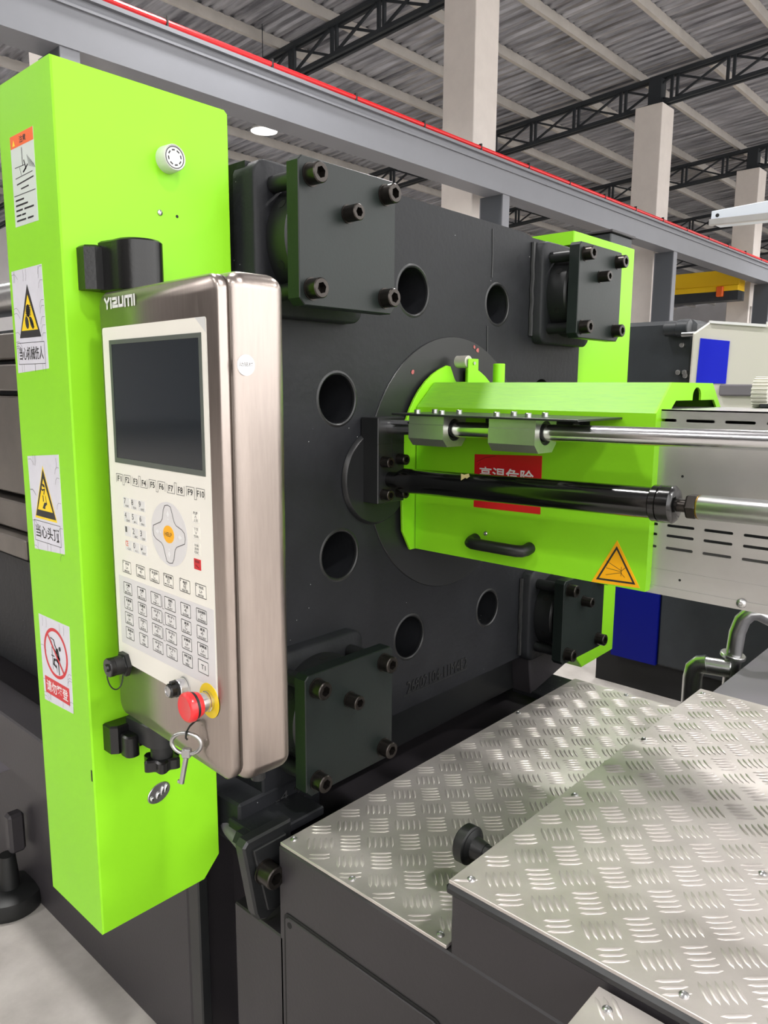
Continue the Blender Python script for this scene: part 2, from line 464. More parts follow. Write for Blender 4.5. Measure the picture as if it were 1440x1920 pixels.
# trusses
sv = B(); sv.box(-0.03, 0.03, -0.03, 0.03, 0.0, 0.58); m_strut = sv.mesh('strut', M_TRUSS, smooth=False)
def brace_mesh(up):
    q = B(); a = Vector((0, 0, 0.06 if up else 0.52)); e = Vector((0, -1.05, (0.52 if up else 0.06) + RS * 1.05))
    d = (e - a).normalized(); s_ = Vector((1, 0, 0)); t = d.cross(s_)
    vs = []
    for p in (a, e):
        for i, j in ((-1, -1), (1, -1), (1, 1), (-1, 1)): vs.append(p + s_ * 0.022 * i + t * 0.022 * j)
    q.add(vs, [(0, 1, 2, 3), (4, 5, 6, 7), (0, 1, 5, 4), (1, 2, 6, 5), (2, 3, 7, 6), (3, 0, 4, 7)])
    return q.mesh('brace', M_TRUSS, smooth=False)
m_bu, m_bd = brace_mesh(True), brace_mesh(False)
for x in PX:
    xc = x + 0.33
    t = bpy.data.objects.new('roof_truss', None); C.objects.link(t); t.location = (xc, 8.3, 8.06); t['kind'] = 'structure'
    ROOT[t.name] = T(xc, 8.3, 8.06)
    for nm, dz in (('bottom_chord', 0.0), ('top_chord', 0.58)):
        for sx in (-0.07, 0.07):
            q = B(); ya, yb = -10.5, 30.5
            vs = []
            for yy in (ya, yb):
                z = zb(yy) + dz
                vs += [(xc + sx - 0.035, yy, z - 0.04), (xc + sx + 0.035, yy, z - 0.04), (xc + sx + 0.035, yy, z + 0.04), (xc + sx - 0.035, yy, z + 0.04)]
            q.add(vs, [(3, 2, 1, 0), (4, 5, 6, 7), (0, 1, 5, 4), (1, 2, 6, 5), (2, 3, 7, 6), (3, 0, 4, 7)])
            q.build(nm, M_TRUSS, t, smooth=False)
    for k in range(-8, 15):
        yy = 8.3 - 0.35 - 1.25 * k
        inst('strut', m_strut, t, T(xc, yy, zb(yy))); inst('strut', m_strut, t, T(xc, yy - 0.13, zb(yy - 0.13)))
        inst('brace', m_bu, t, T(xc - 0.03, yy - 0.16, zb(yy - 0.16))); inst('brace', m_bd, t, T(xc + 0.03, yy - 0.16, zb(yy - 0.16)))
    q = B(); q.box(xc - 0.14, xc + 0.14, 8.15, 8.45, 8.0, 8.64); q.build('bearing_stub', M_TRUSS, t, smooth=False)

# crane runway beam with its posts and conductor bar
t = thing('crane_runway_beam', 'long grey steel crane beam with a red conductor bar along its top', 'beam', (10, 7.4, 0))
b = B(); b.box(-9, 60, 7.25, 7.27, 4.57, 5.03); b.box(-9, 60, 7.25, 7.62, 4.55, 4.57); b.build('web', M_BEAM, t, smooth=False)
b = B(); b.box(-9, 60, 7.2, 7.62, 5.0, 5.04); b.build('top_flange', M_BEAM, t, smooth=False)
b = B(); b.box(-9, 60, 7.27, 7.6, 4.6, 5.0); b.build('far_web', M_POST, t, smooth=False)
b = B(); b.box(-9, 60, 7.22, 7.27, 4.90, 4.925); b.build('stiffener_strip', M_BEAM, t, smooth=False)
b = B(); b.cyl((-9, 7.27, 5.1), (60, 7.27, 5.1), 0.03, 10); b.build('conductor_bar', M_REDP, t, label='red conductor bar')
hk = B(); hk.box(-0.012, 0.012, -0.035, 0.02, -0.06, 0.055, 0.004); mh = hk.mesh('hanger_clip', M_RUB, smooth=False)
for k in range(26): inst('hanger_clip', mh, t, T(0.6 + 1.35 * k, 7.27, 5.1))
pts_ = (3.55, 10.72, 17.55, 24.6, 31.8)
for x in pts_:
    b = B(); b.box(x - 0.02, x + 0.17, 7.27, 7.29, 0, 4.55); b.box(x + 0.06, x + 0.08, 7.29, 7.7, 0, 4.55); b.box(x - 0.02, x + 0.17, 7.7, 7.72, 0, 4.55)
    b.box(x - 0.02, x + 0.0, 7.29, 7.7, 0, 4.55, mi=1)  # darker slate sheet closes the post's left side
    b.build('post', [M_BEAM, M_POST], t, smooth=False)

# yellow travelling crane girder in the far bay
t = thing('overhead_crane', 'yellow box girder of an overhead crane in the far bay', 'crane', (24.0, 14.0, 0))
b = B(); b.box(23.98, 24.5, 7.95, 20.0, 4.52, 4.965, 0.01); b.build('girder', M_GANTRY, t, smooth=False)
b = B(); b.box(23.93, 24.5, 7.95, 20.0, 4.36, 4.515, 0.01); b.build('lower_girder', M_GANTRY, t, smooth=False)
b = B(); b.box(23.96, 24.5, 7.95, 20.0, 4.09, 4.36); b.build('dark_underside', M_MDARK, t, smooth=False)  # dark block stands in for the girder's shaded underside
b = B(); b.box(23.85, 23.98, 8.36, 8.55, 4.2, 4.5, 0.02); b.build('hoist_box', M_ORANGE, t, smooth=False)
for yy in (13.0, 19.5):
    b = B(); b.box(24.0, 24.4, yy, yy + 0.4, 0.0, 4.09); b.build('leg', M_GANTRY, t, smooth=False)

# high bay lamps
def lamp(x, y, z, label, power):
    t = thing('high_bay_lamp', label, 'lamp', (x, y, z), group='high bay lamps under the roof')
    q = B(); q.lathe((x, y, z), (0, 0, 1), [(0, 0.27), (0.02, 0.275), (0.10, 0.22), (0.2, 0.13), (0.26, 0.11), (0.34, 0.11), (0.36, 0.07)], 28, cap0=False); q.build('shade', M_LAMPB, t)
    q = B(); q.lathe((x, y, z + 0.012), (0, 0, 1), [(0, 0.262), (0.004, 0.262)], 28); q.build('diffuser', M_LAMP, t)
    q = B(); q.cyl((x, y, z + 0.36), (x, y, zb(y) + 0.87), 0.008, 8); q.build('hanging_rod', M_TRUSS, t)
    ld = bpy.data.lights.new('lamp_light', 'AREA'); ld.shape = 'DISK'; ld.size = 0.5; ld.energy = power; ld.color = LAMP_COL; ld.spread = math.radians(165)
    lo = bpy.data.objects.new('lamp_light', ld); C.objects.link(lo); lo.parent = t; lo.matrix_basis = T(0, 0, -0.01)
    return t
lamp(10.51, 13.0, 6.62, 'lit high bay lamp hanging over the far bay beneath the grey crane beam', LAMP_W)
for x, y in ((-7, -8), (5, -9), (16, -8), (28, -7), (-13, -4), (-6, -2.5), (0.5, -3), (7, -3), (14, -3), (22, -3), (32, -2), (42, 2),  # unseen lamps added to brighten the column, treads, pillars and roof
             (-15, 3), (-5.5, 3), (0.8, 3.4), (6.5, 2.2), (14, 2.6), (24, 4.5), (34, 6), (5.4, 6.6),
             (-12, 10), (-5.5, 9.5), (0.5, 10), (2.5, 15), (-5, 16), (-13, 17), (3, 22), (5.5, 26),
             (17, 27), (24, 22.5), (31, 19)):
    lamp(x, y, 7.0, 'unseen high bay lamp added under the roof to brighten the hall', LAMP_W)

# ================================================================== MACHINE BASE
AX, AZ = 1.505, 1.308                 # machine axis
t = base = thing('machine_base', 'charcoal welded base frame under the black platen, standing on the concrete', 'machine base', (1.5, 1.0, 0))
b = B()
b.box(0.81, 1.905, -1.2, 1.0, 0.0, 0.673, 0.003); b.box(0.81, 1.905, 0.99, 1.14, 0.0, 0.49, 0.003)
b.build('injection_base', M_FRAME, t, smooth=False)
b = B(); b.box(0.81, 1.79, -1.2, 0.606, 0.672, 0.778, 0.004); b.build('step_housing', M_FRAME, t, smooth=False)
b = B(); b.box(0.802, 1.79, -1.2, 0.612, 0.772, 0.789, 0.005); b.build('step_lip', M_SMOOTH, t, smooth=False)
b = B(); b.box(0.81, 2.2, 1.31, 3.6, 0.0, 0.60, 0.004); b.box(0.93, 2.1, 1.12, 1.32, 0.02, 0.55); b.build('clamp_base', M_FRAME, t, smooth=False)
b = B(); b.box(0.74, 0.82, 1.45, 3.6, 0.46, 0.62, 0.006); b.box(0.735, 0.83, 1.45, 3.6, 0.585, 0.625, 0.004); b.build('side_rail', M_FRAME, t, smooth=False)
b = B(); b.box(0.805, 0.83, 1.26, 1.30, 0.06, 0.60, 0.003); b.build('upright_flange', M_SMOOTH, t, smooth=False)
# removable side cover with a visible gap
b = B(); fl = F_left((0.81, 0, 0)); b.prism(fl, rrect(-0.985, 0.05, -0.618, 0.549, 0.012, 3), -0.002, 0.0015); b.build('cover_gap', M_PIT, t, smooth=False)
b = B(); b.prism(fl, rrect(-0.980, 0.056, -0.6235, 0.5435, 0.01, 3), 0.0, 0.004, bev=0.0015); b.build('side_cover', M_FRAME, t, smooth=False)
for y, z in ((0.967, 0.53), (0.637, 0.53)):
    b = B(); b.cyl((0.808, y, z), (0.8055, y, z), 0.006, 12); b.build('screw_hole', M_PIT, t)
# bolt-on lug at the corner
b = B(); fr = F_front((0, 1.032, 0))
b.prism(fr, [(0.756, 0.676), (0.766, 0.686), (0.87, 0.686), (0.87, 0.53), (0.83, 0.515), (0.804, 0.509), (0.788, 0.516), (0.781, 0.53)], -0.024, 0.0, bev=0.004); b.build('lug', M_SMOOTH, t, smooth=False)
b = B(); b.prism(fr, [(0.773, 0.668), (0.85, 0.668), (0.85, 0.54), (0.82, 0.527), (0.803, 0.533)], 0.0, 0.008, bev=0.002); b.build('washer_plate', M_SMOOTH, t, smooth=False)
inst('lug_bolt', bolt_mesh(0.021, 0.034, M_BOLT), t, T(0.797, 1.024, 0.617))
# levelling foot and little junction box further along
b = B(); b.lathe((0.75, 2.16, 0), (0, 0, 1), [(0, 0.085), (0.02, 0.09), (0.05, 0.086), (0.058, 0.07), (0.062, 0.03), (0.16, 0.022)], 28); b.build('levelling_foot', M_RUB, t)
b = B(); b.box(0.755, 0.80, 2.14, 2.18, 0.16, 0.28, 0.008); b.build('foot_bracket', M_FRAME, t, smooth=False)
b = B(); b.box(0.72, 0.81, 2.2, 2.3, 0.39, 0.54, 0.004); b.build('junction_box', M_GREY, t, smooth=False)
b = B(); b.prism(F_left((0.72, 0, 0)), rect(-2.285, 0.45, -2.24, 0.485), 0, 0.001); b.build('box_sticker', M_YEL, t, smooth=False)
# hose behind the column foot
b = B(); b.tube([(0.86, 1.24, 0.60), (0.835, 1.20, 0.635), (0.815, 1.15, 0.64), (0.81, 1.10, 0.63), (0.83, 1.06, 0.6)], 0.016, 12); b.build('hose', M_GREY, t)

# far part of the base: grey slab beside the steps
t = thing('equipment_base', 'flat grey painted base slab beyond the raised tread plate', 'base', (2.2, 0.2, 0))
b = B(); b.box(1.907, 2.62, -1.0, 0.655, 0.5, 0.705, 0.004); b.build('slab', M_GREY, t, smooth=False)
b = B(); b.box(2.21, 2.6, -1.0, 0.6, 0.0, 0.5); b.build('plinth', M_MDARK, t, smooth=False)
b = B(); b.box(1.92, 2.62, 0.497, 0.503, 0.704, 0.7065); b.build('joint_groove', M_PIT, t, smooth=False)

# ================================================================== TREAD PLATES
def tread(name, label, x0, x1, y0, y1, z, screws, ph):
    t = thing('tread_plate', label, 'tread plate', ((x0 + x1) / 2, (y0 + y1) / 2, z - 0.006))
    q = B(); q.box(x0, x1, y0, y1, z - 0.006, z, 0.0008); q.build('sheet', M_TREAD, t, smooth=False)
    q = B(); P = 0.0545; r2 = math.sqrt(0.5); Lh, w, hgt = 0.0195, 0.0034, 0.0023
    n = int((x1 - x0 + y1 - y0) / P) + 8
    ax, ay = 0.8984, 0.9025 + ph
    for i in range(-n, n):
        for j in range(-n, n):
            cx = ax + (i * P) * r2 + (j * P) * r2; cy = ay - (i * P) * r2 + (j * P) * r2
            if not (x0 - 0.03 < cx < x1 + 0.03 and y0 - 0.03 < cy < y1 + 0.03): continue
            hor = (i + j) % 2 == 0
            d = (r2, -r2) if hor else (r2, r2); e = (-d[1], d[0])
            for k in range(-2, 3):
                bx = cx + e[0] * k * 0.0105; by = cy + e[1] * k * 0.0105
                if not (x0 + 0.014 < bx < x1 - 0.014 and y0 + 0.014 < by < y1 - 0.014): continue
                def pt(a, c, h): return (bx + d[0] * a + e[0] * c, by + d[1] * a + e[1] * c, z + h)
                q.add([pt(-Lh, 0, -0.0002), pt(-Lh * .5, -w, -0.0002), pt(Lh * .5, -w, -0.0002), pt(Lh, 0, -0.0002), pt(Lh * .5, w, -0.0002), pt(-Lh * .5, w, -0.0002),
                       pt(-Lh * .6, 0, hgt), pt(Lh * .6, 0, hgt)],
                      [(0, 1, 6), (1, 2, 7, 6), (2, 3, 7), (3, 4, 7), (4, 5, 6, 7), (5, 0, 6)])
    q.build('raised_bars', M_TREAD, t, smooth=True, angle=80, kind='stuff')
    for sx, sy in screws: inst('screw', screw_mesh(0.0065, 0.004, M_ZINC), t, T(sx, sy, z))
    return t
tread('', 'lower aluminium five-bar tread plate directly under the black platen', 0.812, 1.9, 0.614, 0.997, 0.680,
      [(0.835, 0.985), (0.827, 0.826), (0.825, 0.635), (1.587, 0.985), (1.886, 0.835)], 0.0)
tread('', 'upper aluminium five-bar tread plate nearest the camera, one step up', 0.806, 1.782, -0.9, 0.607, 0.795,
      [(0.828, 0.583), (1.14, 0.587), (1.431, 0.590), (1.752, 0.590), (0.825, 0.273), (1.131, 0.276)], -0.006)
tread('', 'small corner of a tread plate jutting out below the upper step lip', 0.3, 0.80, -0.6, 0.367, 0.768,
      [(0.772, 0.342)], 0.01)
b = B(); b.box(0.3, 0.80, -0.6, 0.365, 0.74, 0.761); b.build('tread_bracket', M_FRAME, base, smooth=False)

# rubber bumper on the riser of the step
t = thing('rubber_bumper', 'round black rubber bumper on a stem against the upper step', 'bumper', (0.91, 0.607, 0.80))
b = B(); b.cyl((0.925, 0.606, 0.772), (0.925, 0.625, 0.772), 0.013, 18); b.lathe((0.925, 0.625, 0.772), (0, 1, 0), [(0, 0.014), (0.02, 0.018), (0.024, 0.028)], 24); b.build('stem', M_RUB, t)
b = B(); b.lathe((0.925, 0.649, 0.772), (0, 1, 0), [(0, 0.026), (0.003, 0.031), (0.018, 0.031), (0.022, 0.027)], 28); b.build('pad', M_RUB, t)

# ================================================================== PLATEN
t = platen = thing('stationary_platen', 'huge black cast platen with a ring of round holes', 'platen', (1.5, 1.25, 0.68))
R8 = 0.437
holes = [circ(r, 36, x, z) for x, z, r in ((1.1095, 1.475, 0.053), (1.348, 1.714, 0.0535), (1.682, 1.711, 0.05), (1.1145, 1.1435, 0.0535), (1.348, 0.903, 0.0525), (1.676, 0.905, 0.0485),
         (1.912, 1.475, 0.05), (1.912, 1.14, 0.05))]
fr = F_front((0, 1.15, 0))
outl = [(0.885, 0.72), (2.118, 0.72), (2.118, 1.897), (1.84, 1.897), (1.80, 1.905), (1.17, 1.912), (1.13, 1.895), (0.885, 1.895)]
b = B(); b.prism(fr, outl, 0.0, -0.2, holes=holes); b.build('body', M_BLACK, t, angle=50)
b = B(); b.box(0.9, 2.1, 1.3505, 1.46, 0.74, 1.88, 0.01); b.build('rear_plate', M_PIT, t, smooth=False)
HRIM = [(1.1095, 1.475, 0.053), (1.348, 1.714, 0.0535), (1.682, 1.711, 0.05), (1.1145, 1.1435, 0.0535), (1.348, 0.903, 0.0525), (1.676, 0.905, 0.0485)]
for x, z, r in HRIM:
    b = B(); b.lathe((x, 1.1508, z), (0, -1, 0), [(0, r + 0.007), (0.0016, r + 0.004), (0.0022, r + 0.001), (0.0005, r - 0.002), (-0.004, r - 0.003)], 40, cap0=False, cap1=False); b.build('hole_rim', M_SMOOTH, t)
b = B(); b.prism(fr, circ(0.308, 72, AX, AZ + 0.005), -0.002, 0.003, bev=0.0015); b.build('locating_face', M_SMOOTH, t, angle=20)
b = B(); b.lathe((1.226, 1.148, 1.303), (0, -1, 0), [(0, 0.106), (0.006, 0.103), (0.009, 0.1), (0.008, 0.094)], 56); b.build('cylinder_boss', M_SMOOTH, t, label='round boss behind the cylinder bracket')
NUTS = [(1.018, 1.762), (1.983, 1.755), (1.020, 0.842), (1.980, 0.845)]
for i, (x, z) in enumerate(NUTS):
    b = B(); b.prism(F_front((0, 1.12, 0)), rrect(x - 0.138, z - 0.135, x + 0.138, z + 0.135, 0.03, 5), -0.06, 0.0, bev=0.005); b.build('corner_boss', M_BLACK, t, angle=50)
# weld seams beside the bosses
for x, z0, z1 in ((1.838, 1.64, 1.885), (1.838, 0.73, 0.96)):
    b = B(); b.tube([(x + 0.002 * math.sin(9 * k), 1.147, z0 + (z1 - z0) * k / 8) for k in range(9)], 0.007, 8); b.build('weld_seam', M_SMOOTH, t)
for x, z0, z1 in ((1.652, 1.775, 1.892), (1.640, 1.50, 1.655)):
    b = B(); b.tube([(x + 0.0015 * math.sin(7 * k), 1.1495, z0 + (z1 - z0) * k / 6) for k in range(7)], 0.0022, 6); b.build('casting_seam', M_SMOOTH, t)
# cast number
b = B(); b.text(fr, '26902104-11M4E2', 1.462, 0.776, 0.245, 0.03, 0.0025); cn = b.build('cast_number', M_SMOOTH, t, smooth=False)
md = cn.modifiers.new('relief', 'SOLIDIFY'); md.thickness = 0.0035; md.offset = -1
b = B(); b.stroke(fr, [(1.33, 0.757), (1.585, 0.757)], 0.004, 0.0012); b.build('number_rule', M_SMOOTH, t, smooth=False)
# lower support under the platen and the two feet
b = B(); b.box(0.95, 2.05, 1.19, 1.4, 0.60, 0.722, 0.004); b.build('lower_web', M_SMOOTH, t, smooth=False)
b = B(); b.box(0.809, 1.022, 1.115, 1.40, 0.612, 0.706, 0.005); b.box(0.87, 1.022, 1.118, 1.40, 0.70, 0.76, 0.004); b.build('near_foot', M_BLACK, t, smooth=False)
b = B(); b.prism(F_front((0, 1.062, 0)), [(0.775, 0.657), (0.955, 0.657), (0.955, 0.674), (0.785, 0.674)], -0.03, 0.01, bev=0.003); b.box(0.80, 0.958, 1.035, 1.14, 0.655, 0.6745, 0.003); b.build('foot_flange', M_BLACK, t, smooth=False)
b = B(); b.prism(F_front((0, 1.13, 0)), [(1.865, 0.725), (2.10, 0.725), (2.10, 0.64), (1.90, 0.60), (1.885, 0.60)], -0.25, 0.0, bev=0.003); b.build('far_foot', M_FRAME, t, smooth=False)
b = B(); b.box(1.89, 2.06, 1.06, 1.2, 0.585, 0.605, 0.003); b.build('far_foot_flange', M_BLACK, t, smooth=False)
b = B(); ff = F_front((0, 1.115, 0)); b.text(ff, '-4 5:', 0.935, 0.68, 0.075, 0.02, 0.0015); q = b.build('foot_mark', M_SATIN, t, smooth=False)
# paint chips
for x, z, s_ in ((1.58, 1.60, 0.006), (1.595, 1.592, 0.007), (1.345, 1.535, 0.007)):
    b = B(); b.flat(Frame((x, 1.1465, z), (1, 0, 0), (0, 0, 1)), [(s_ * math.cos(a) * (0.6 + 0.5 * random.random()), s_ * math.sin(a) * (0.6 + 0.5 * random.random())) for a in [k * 0.9 for k in range(7)]], 0.0006)
    b.build('paint_chip', mat('chip_red', (176, 92, 92), 0.6) if 'chip_red' not in MATS else MATS['chip_red'], t, smooth=False)

# tie bar nut assemblies -------------------------------------------------
def tie_nut(x, z, label):
    t = thing('tie_bar_nut', label, 'tie bar nut', (x, 1.12, z), group='tie bar nut covers on the platen corners')
    q = B(); hs = 0.1225; q.prism(F_front((0, 1.02, 0)), [(x - hs, z - hs + .012), (x - hs + .012, z - hs), (x + hs - .012, z - hs), (x + hs, z - hs + .012), (x + hs, z + hs - .008), (x + hs - .008, z + hs), (x - hs + .008, z + hs), (x - hs, z + hs - .008)], -0.03, 0.0, bev=0.0016)
    q.build('retaining_plate', M_PLATE, t, smooth=False)
    q = B(); q.lathe((x, 1.119, z), (0, -1, 0), [(0, 0.113), (0.004, 0.113), (0.05, 0.113), (0.056, 0.108), (0.056, 0.09), (0.068, 0.09)], 56); nut = q.build('nut', M_SMOOTH, t)
    for a in (150, 205, 95, 260, 30):
        ca, sa = math.cos(math.radians(a)), math.sin(math.radians(a))
        q = B(); q.cyl((x + ca * 0.108, 1.092, z + sa * 0.108), (x + ca * 0.1136, 1.092, z + sa * 0.1136), 0.0085, 14); q.build('spanner_hole', M_PIT, nut)
    for dx in (-0.094, 0.094):
        for dz in (-0.094, 0.094):
            q = B(); q.cyl((x + dx, 1.119, z + dz), (x + dx, 1.05, z + dz), 0.015, 18); q.build('spacer', M_SMOOTH, t)
            inst('bolt', bolt_mesh(0.0175, 0.026, M_BOLT), t, T(x + dx, 1.02, z + dz) @ Matrix.Rotation(random.random() * 1.0, 4, 'Y'))
    inst('bolt', bolt_mesh(0.0145, 0.03, M_BOLT), t, T(x - 0.006, 1.02, z + 0.044))
    return t
n0 = tie_nut(NUTS[0][0], NUTS[0][1], 'square black tie bar nut cover at the upper platen corner beside the control panel')
dup(n0, (NUTS[1][0], 1.12, NUTS[1][1]), 'square black tie bar nut cover in front of the far green cover, upper corner')
dup(n0, (NUTS[2][0], 1.12, NUTS[2][1]), 'square black tie bar nut cover low beside the panel, just above the tread plate')
dup(n0, (NUTS[3][0], 1.12, NUTS[3][1]), 'black tie bar nut cover in the shade low under the end of the green guard')

# ================================================================== MOULD SIDE, seen past the column
t = thing('clamping_unit', 'dark steel moulds and clamping unit glimpsed at the picture edge behind the green column', 'clamping unit', (1.3, 2.6, 0.62))
for z0, z1, dx in ((1.57, 1.64, 0.02), (1.485, 1.555, 0.0), (1.20, 1.47, 0.01), (1.10, 1.18, 0.0), (1.035, 1.09, -0.03)):
    b = B(); b.box(0.85 + dx, 1.9, 2.05, 3.2, z0, z1, 0.004); b.build('mould_block', M_MOULD, t, smooth=False)
b = B(); b.box(0.95, 1.8, 2.15, 3.2, 0.95, 1.66); b.build('mould_core', M_MDARK, t, smooth=False)
b = B(); b.box(0.88, 1.9, 2.1, 3.4, 0.625, 1.03, 0.03); b.build('moving_platen', M_BLACK, t, smooth=False)
b = B(); b.cyl((1.0, 1.46, 1.76), (1.0, 3.5, 1.76), 0.05, 24); b.build('tie_bar', M_SATIN, t)
b = B(); b.cyl((1.0, 1.46, 0.842), (1.0, 3.5, 0.842), 0.05, 24); b.build('tie_bar', M_SATIN, t)

# ================================================================== NEAR GREEN COLUMN
YC = 1.16; XL = 0.548
t = col = thing('safety_column', 'tall lime green sheet metal column carrying the control panel and warning stickers', 'cover', (0.69, 1.25, 0.555))
prof = [(0.548, 0.555), (0.757, 0.555), (0.793, 0.593), (0.793, 1.10), (0.8585, 1.16), (0.8585, 1.966), (0.852, 1.972), (0.548, 1.972)]
b = B(); b.prism(F_front((0, YC, 0)), prof, -0.195, 0.0, bev=0.0025); b.build('housing', M_LIME, t, smooth=False)
fc = F_front((0, YC, 0)); fl = F_left((XL, 0, 0))
# buzzer
b = B(); b.lathe((0.7345, YC, 1.8655), (0, -1, 0), [(0, 0.0215), (0.004, 0.0215), (0.022, 0.0205), (0.024, 0.019), (0.0225, 0.0175), (0.0225, 0.001)], 36); bz = b.build('buzzer', M_LAMPB, t, label='round white buzzer')
b = B(); b.ring(fc, circ(0.0172, 30, 0.7345, 1.8655), circ(0.0158, 30, 0.7345, 1.8655), 0.0229)
for k in range(8):
    a = k * PI / 4 + 0.2; q = Frame((0.7345 + 0.0115 * math.cos(a), YC - 0.0229, 1.8655 + 0.0115 * math.sin(a)), (-math.sin(a), 0, math.cos(a)), (-math.cos(a), 0, -math.sin(a)))
    b.flat(q, rect(-0.0028, -0.0011, 0.0028, 0.0011), 0.0 if q.n.y < 0 else 0.0)
b.build('sound_slot', M_INK, bz, smooth=False)
inst('screw', screw_mesh(0.005, 0.003, M_ZINC), t, T(0.717, YC, 1.7805) @ ROT_UP_FRONT)
b = B(); b.cyl((0.7493, YC + 0.001, 1.7797), (0.7493, YC - 0.0004, 1.7797), 0.0026, 12); b.build('screw_hole', M_PIT, t)
# oval plate near the bottom
b = B(); b.prism(fc, ell(0.0235, 0.0175, 36, 0.667, 0.7745, 0.35), -0.001, 0.002, bev=0.001); pl = b.build('oval_badge', M_SATIN, t, angle=20, label='oval chrome lock plate')
b = B()
for cx, cz, rx, rz, ro in ((0.652, 0.769, 0.0038, 0.0042, 0), (0.6635, 0.7715, 0.0036, 0.0065, -0.4), (0.6725, 0.777, 0.0032, 0.0085, -0.25), (0.680, 0.779, 0.003, 0.008, -0.35)):
    b.prism(fc, ell(rx, rz, 18, cx, cz, ro), 0.002, 0.0045, bev=0.0012)
b.build('raised_mark', M_CHROME, pl, angle=60)
b = B(); b.box(XL - 0.0005, XL + 0.001, YC + 0.004, YC + 0.0075, 0.842, 0.862); b.build('edge_slot', M_PIT, t, smooth=False)

# stickers on the left side of the column ----------------------------------
def sticker(poly, m, label, h=0.0006, bev=0.0):
    q = B(); q.prism(fl, poly, -0.0002, h); return q.build('sticker', m, col, smooth=False, label=label)
def cracks(parent, x0, x1, z0, z1, n, seed):
    rnd = random.Random(seed); q = B()
    for k in range(n):
        side = k % 4
        z = rnd.uniform(z0, z1); x = rnd.uniform(x0, x1)
        if side == 0: p = [(x0 + 0.0005, z), (x0 + 0.010, z + 0.001), (x0 + 0.017, z - 0.003), (x0 + 0.022, z - 0.008)]
        elif side == 1: p = [(x1 - 0.0005, z), (x1 - 0.009, z + 0.0005), (x1 - 0.014, z - 0.004), (x1 - 0.016, z - 0.011)]
        elif side == 2: p = [(x, z1 - 0.0005), (x + 0.001, z1 - 0.01), (x - 0.001, z1 - 0.018)]
        else: p = [(x, z0 + 0.0005), (x + 0.0005, z0 + 0.008), (x, z0 + 0.013)]
        q.stroke(fl, p, 0.0006, 0.0008)
    q.build('crease', M_INKG, parent, smooth=False)
# 1 orange headed notice
s1 = sticker([(-1.3155, 1.752), (-1.231, 1.752), (-1.2295, 1.8885), (-1.314, 1.8885)], M_PALEGREEN, 'pale notice sticker with an orange header')
b = B(); b.flat(fl, [(-1.3138, 1.8695), (-1.2298, 1.8695), (-1.2297, 1.8883), (-1.3138, 1.8883)], 0.0008); b.build('orange_header', M_ORANGE, s1, smooth=False)
b = B()
b.text(fl, '注意', -1.268, 1.8785, 0.024, 0.0105, 0.001, bold=0.02)
b.stroke(fl, [(-1.2735, 1.8655), (-1.2735, 1.8400)], 0.002, 0.0008)
b.stroke(fl, [(-1.302, 1.8400), (-1.265, 1.8395)], 0.0012, 0.0008); b.stroke(fl, [(-1.268, 1.846), (-1.262, 1.834), (-1.272, 1.83), (-1.256, 1.838)], 0.0028, 0.0008)
for k in range(6): b.stroke(fl, [(-1.256 + 0.004 * k, 1.852 - 0.003 * k), (-1.25 + 0.004 * k, 1.835 - 0.001 * k)], 0.0011, 0.0008)
b.stroke(fl, [(-1.302, 1.824), (-1.240, 1.826)], 0.0012, 0.0008); b.stroke(fl, [(-1.298, 1.8145), (-1.238, 1.818)], 0.0022, 0.0008); b.stroke(fl, [(-1.285, 1.838), (-1.28, 1.826)], 0.0012, 0.0008)
b.stroke(fl, [(-1.284, 1.8065), (-1.257, 1.8075)], 0.0022, 0.0008)
b.stroke(fl, [(-1.311, 1.7985), (-1.234, 1.7985)], 0.0012, 0.0008)
for k, (wd, brk) in enumerate(((0.033, 0), (0.045, 0), (0.066, 0.4), (0.034, 0.5), (0.064, 0.6))):
    z = 1.791 - 0.0077 * k; n = int(wd / 0.0034)
    for j in range(n):
        if brk and abs(j / n - brk) < 0.05: continue
        b.stroke(fl, [(-1.307 + 0.0034 * j, z), (-1.3048 + 0.0034 * j, z + 0.0003)], 0.0026, 0.0008)
b.build('printed_text', M_INK, s1, smooth=False)
b = B(); b.flat(fl, [(-1.306, 1.8725), (-1.296, 1.8725), (-1.301, 1.882)], 0.001); b.build('caution_mark', M_YEL, s1, smooth=False)

def tri_sign(parent, x0, x1, zt, zbm, border):
    """black bordered yellow warning triangle"""
    xm = (x0 + x1) / 2; h = zt - zbm
    if border:
        q = B(); q.flat(fl, [(x0 - 0.004, zbm - 0.004), (x1 + 0.004, zbm - 0.004), (xm, zt + 0.006)], 0.0007); q.build('yellow_halo', M_YEL, parent, smooth=False)
    q = B(); q.prism(fl, offset_poly([(x0, zbm), (x1, zbm), (xm, zt)], 0.0), 0.0006, 0.0009); q.build('black_triangle', M_INK, parent, smooth=False)
    q = B(); q.flat(fl, [(x0 + 0.0095, zbm + 0.0115), (x1 - 0.0095, zbm + 0.0115), (xm, zt - 0.016)], 0.0011); q.build('yellow_triangle', M_YEL, parent, smooth=False)
def boxed_text(parent, x0, x1, z0, z1, s, m_ink=M_INK):
    q = B(); q.stroke(fl, [(x0, z1), (x1, z1), (x1, z0), (x0, z0)], 0.0009, 0.0008, closed=True)
    q.text(fl, s, (x0 + x1) / 2, (z0 + z1) / 2, (x1 - x0) * 0.9, (z1 - z0) * 0.62, 0.0009, bold=0.012)
    q.build('caption', m_ink, parent, smooth=False)
